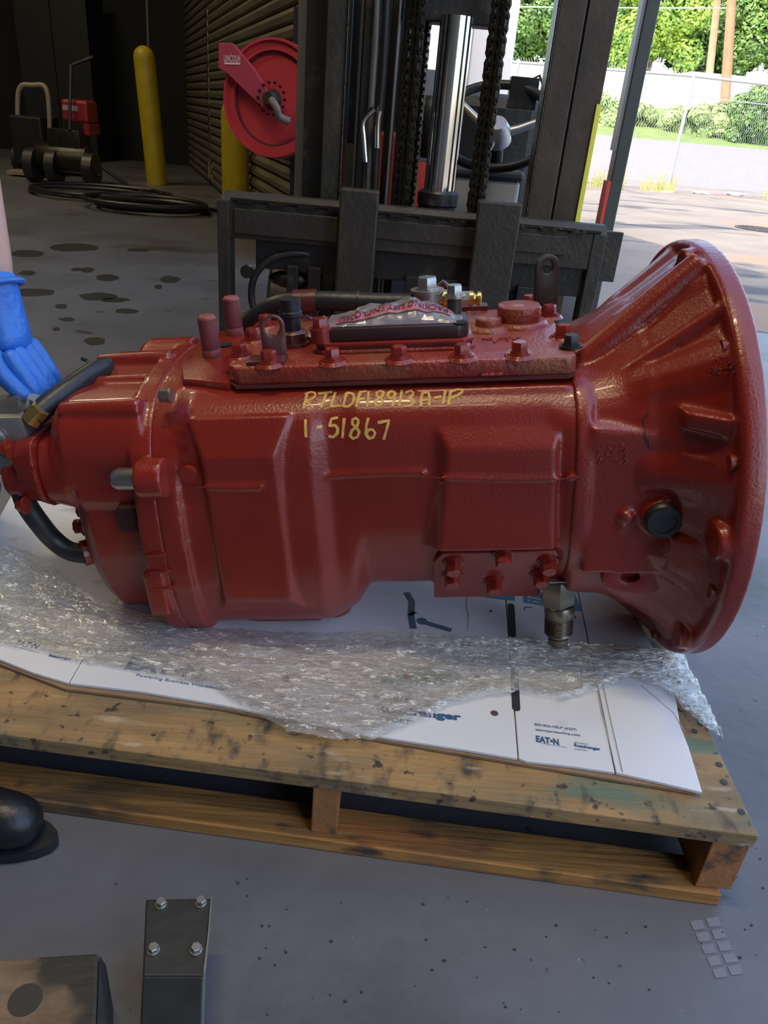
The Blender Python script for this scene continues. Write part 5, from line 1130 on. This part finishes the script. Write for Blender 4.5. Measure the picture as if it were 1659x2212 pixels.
sub_ = ['pelv', 'belly', 'chest', 'shL', 'shR']; mid = V(J['shL']).lerp(V(J['elL']), .6); midR = V(J['shR']).lerp(V(J['elR']), .6)
skin('shirt', [J[n_] for n_ in sub_]+[mid, midR], [(0, 1), (1, 2), (2, 3), (2, 4), (3, 5), (4, 6)], [.155, .148, .158, .085, .085, .068, .068], SHIRT)
tn = ['pelv', 'hipL', 'knL', 'anL', 'hipR', 'knR', 'anR']
skin('trousers', [J[n_] for n_ in tn], [(0, 1), (1, 2), (2, 3), (0, 4), (4, 5), (5, 6)], [.16, .115, .088, .066, .115, .084, .062], NAVY)
# glove: palm and five separate fingers closing on the fitting
TIP = GM @ gv(70, 880, -.14); pal_ = [tuple(WR+V((-.012, .0, .045))), tuple(WR), tuple(WR.lerp(HANDC, .6)), tuple(HANDC)]
skin('glove_palm', pal_, [(0, 1), (1, 2), (2, 3)], [.047, .040, (.045, .03), (.046, .03)], GLOVE)
mb = MB(); mb.torus(WR+V((-.004, 0, .012)), (WR-HANDC), .046, .005, 28, 8); wobj(mb, 'glove_cuff', GLOVE, per)
for k in range(4):
    b0 = HANDC+V((.012, -.036+.024*k, .004)); L1 = (.040, .046, .044, .034)[k]; d1 = V((.55, -.05, -.83)).normalized(); d2 = V((.45, -.02, -.88)).normalized(); d3 = V((.1, 0, -1)).normalized()
    p1 = b0+d1*L1; p2 = p1+d2*L1*.7; p3 = p2+d3*L1*.5
    skin('finger', [b0-d1*.02, b0, p1, p2, p3], [(0, 1), (1, 2), (2, 3), (3, 4)], [.0145, .0155, .0145, .0135, .011], GLOVE)
b0 = HANDC+V((-.02, -.035, .02)); skin('thumb', [b0, b0+V((.02, -.02, -.03)), b0+V((.045, -.022, -.055)), b0+V((.062, -.015, -.075))], [(0, 1), (1, 2), (2, 3)], [.017, .0155, .0135, .011], GLOVE)
# right hand resting
wr = V(J['wrR']); skin('glove_palm', [wr-V((.03, 0, -.02)), wr, wr+V((.05, .0, -.03))], [(0, 1), (1, 2)], [.042, .036, (.045, .028)], GLOVE)
for k in range(4):
    b0 = wr+V((.06, -.033+.022*k, -.035)); skin('finger', [b0, b0+V((.035, 0, -.01)), b0+V((.05, 0, -.035)), b0+V((.045, 0, -.055))], [(0, 1), (1, 2), (2, 3)], [.0125, .0115, .0105, .009], GLOVE)
skin('thumb', [wr+V((.02, -.03, -.01)), wr+V((.04, -.055, -.02)), wr+V((.06, -.06, -.035))], [(0, 1), (1, 2)], [.016, .014, .011], GLOVE)
# boots
for k, (an, d) in enumerate(((J['anR'], V((1, -.03, 0))), (J['anL'], V((.9, .1, 0))))):
    an = V(an); d.normalize(); base = V((an.x, an.y, 0)); up = V((0, 0, 1))
    L_b = [base+up*.15+d*.0, base+up*.085-d*.01, base+up*.055+d*.07, base+up*.043+d*.16, base+up*.040+d*.225]
    skin('boot', L_b, [(0, 1), (1, 2), (2, 3), (3, 4)], [.048, .05, .046, .043, .036], BOOT)
    mb = MB(); sd = V((-d.y, d.x, 0)); outl = []
    for q_ in range(24):
        a = 2*math.pi*q_/24; outl.append(base+d*(.095+.145*math.cos(a))+sd*(.046*math.sin(a))+up*.001)
    mb.prism(outl, up*.016); wobj(mb, 'boot_sole', BLKRUB, per)
# face and hair
hc = V((-.845, 1.09, 1.235)); mb = MB(); mb.sphere(hc+V((-.02, 0, .035)), .118, 20, (1, .95, .95)); o = wobj(mb, 'hair', HAIR, per)
for sg in (-1, 1):
    mb = MB(); mb.sphere(hc+V((.088, sg*.036, .0)), .014, 12); wobj(mb, 'eye', mat('eye_white', (.8, .8, .8), .3), per)
    mb = MB(); mb.sphere(hc+V((0, sg*.105, -.01)), .028, 12, (.7, .35, 1)); wobj(mb, 'ear', SKIN, per)
mb = MB(); mb.sphere(hc+V((.105, 0, -.03)), .02, 12, (1, .8, 1.3)); wobj(mb, 'nose', SKIN, per)
mb = MB(); mb.sphere(hc+V((.09, 0, -.075)), .02, 12, (.6, 1.4, .4)); wobj(mb, 'mouth', mat('lips', (.35, .12, .10), .5), per)
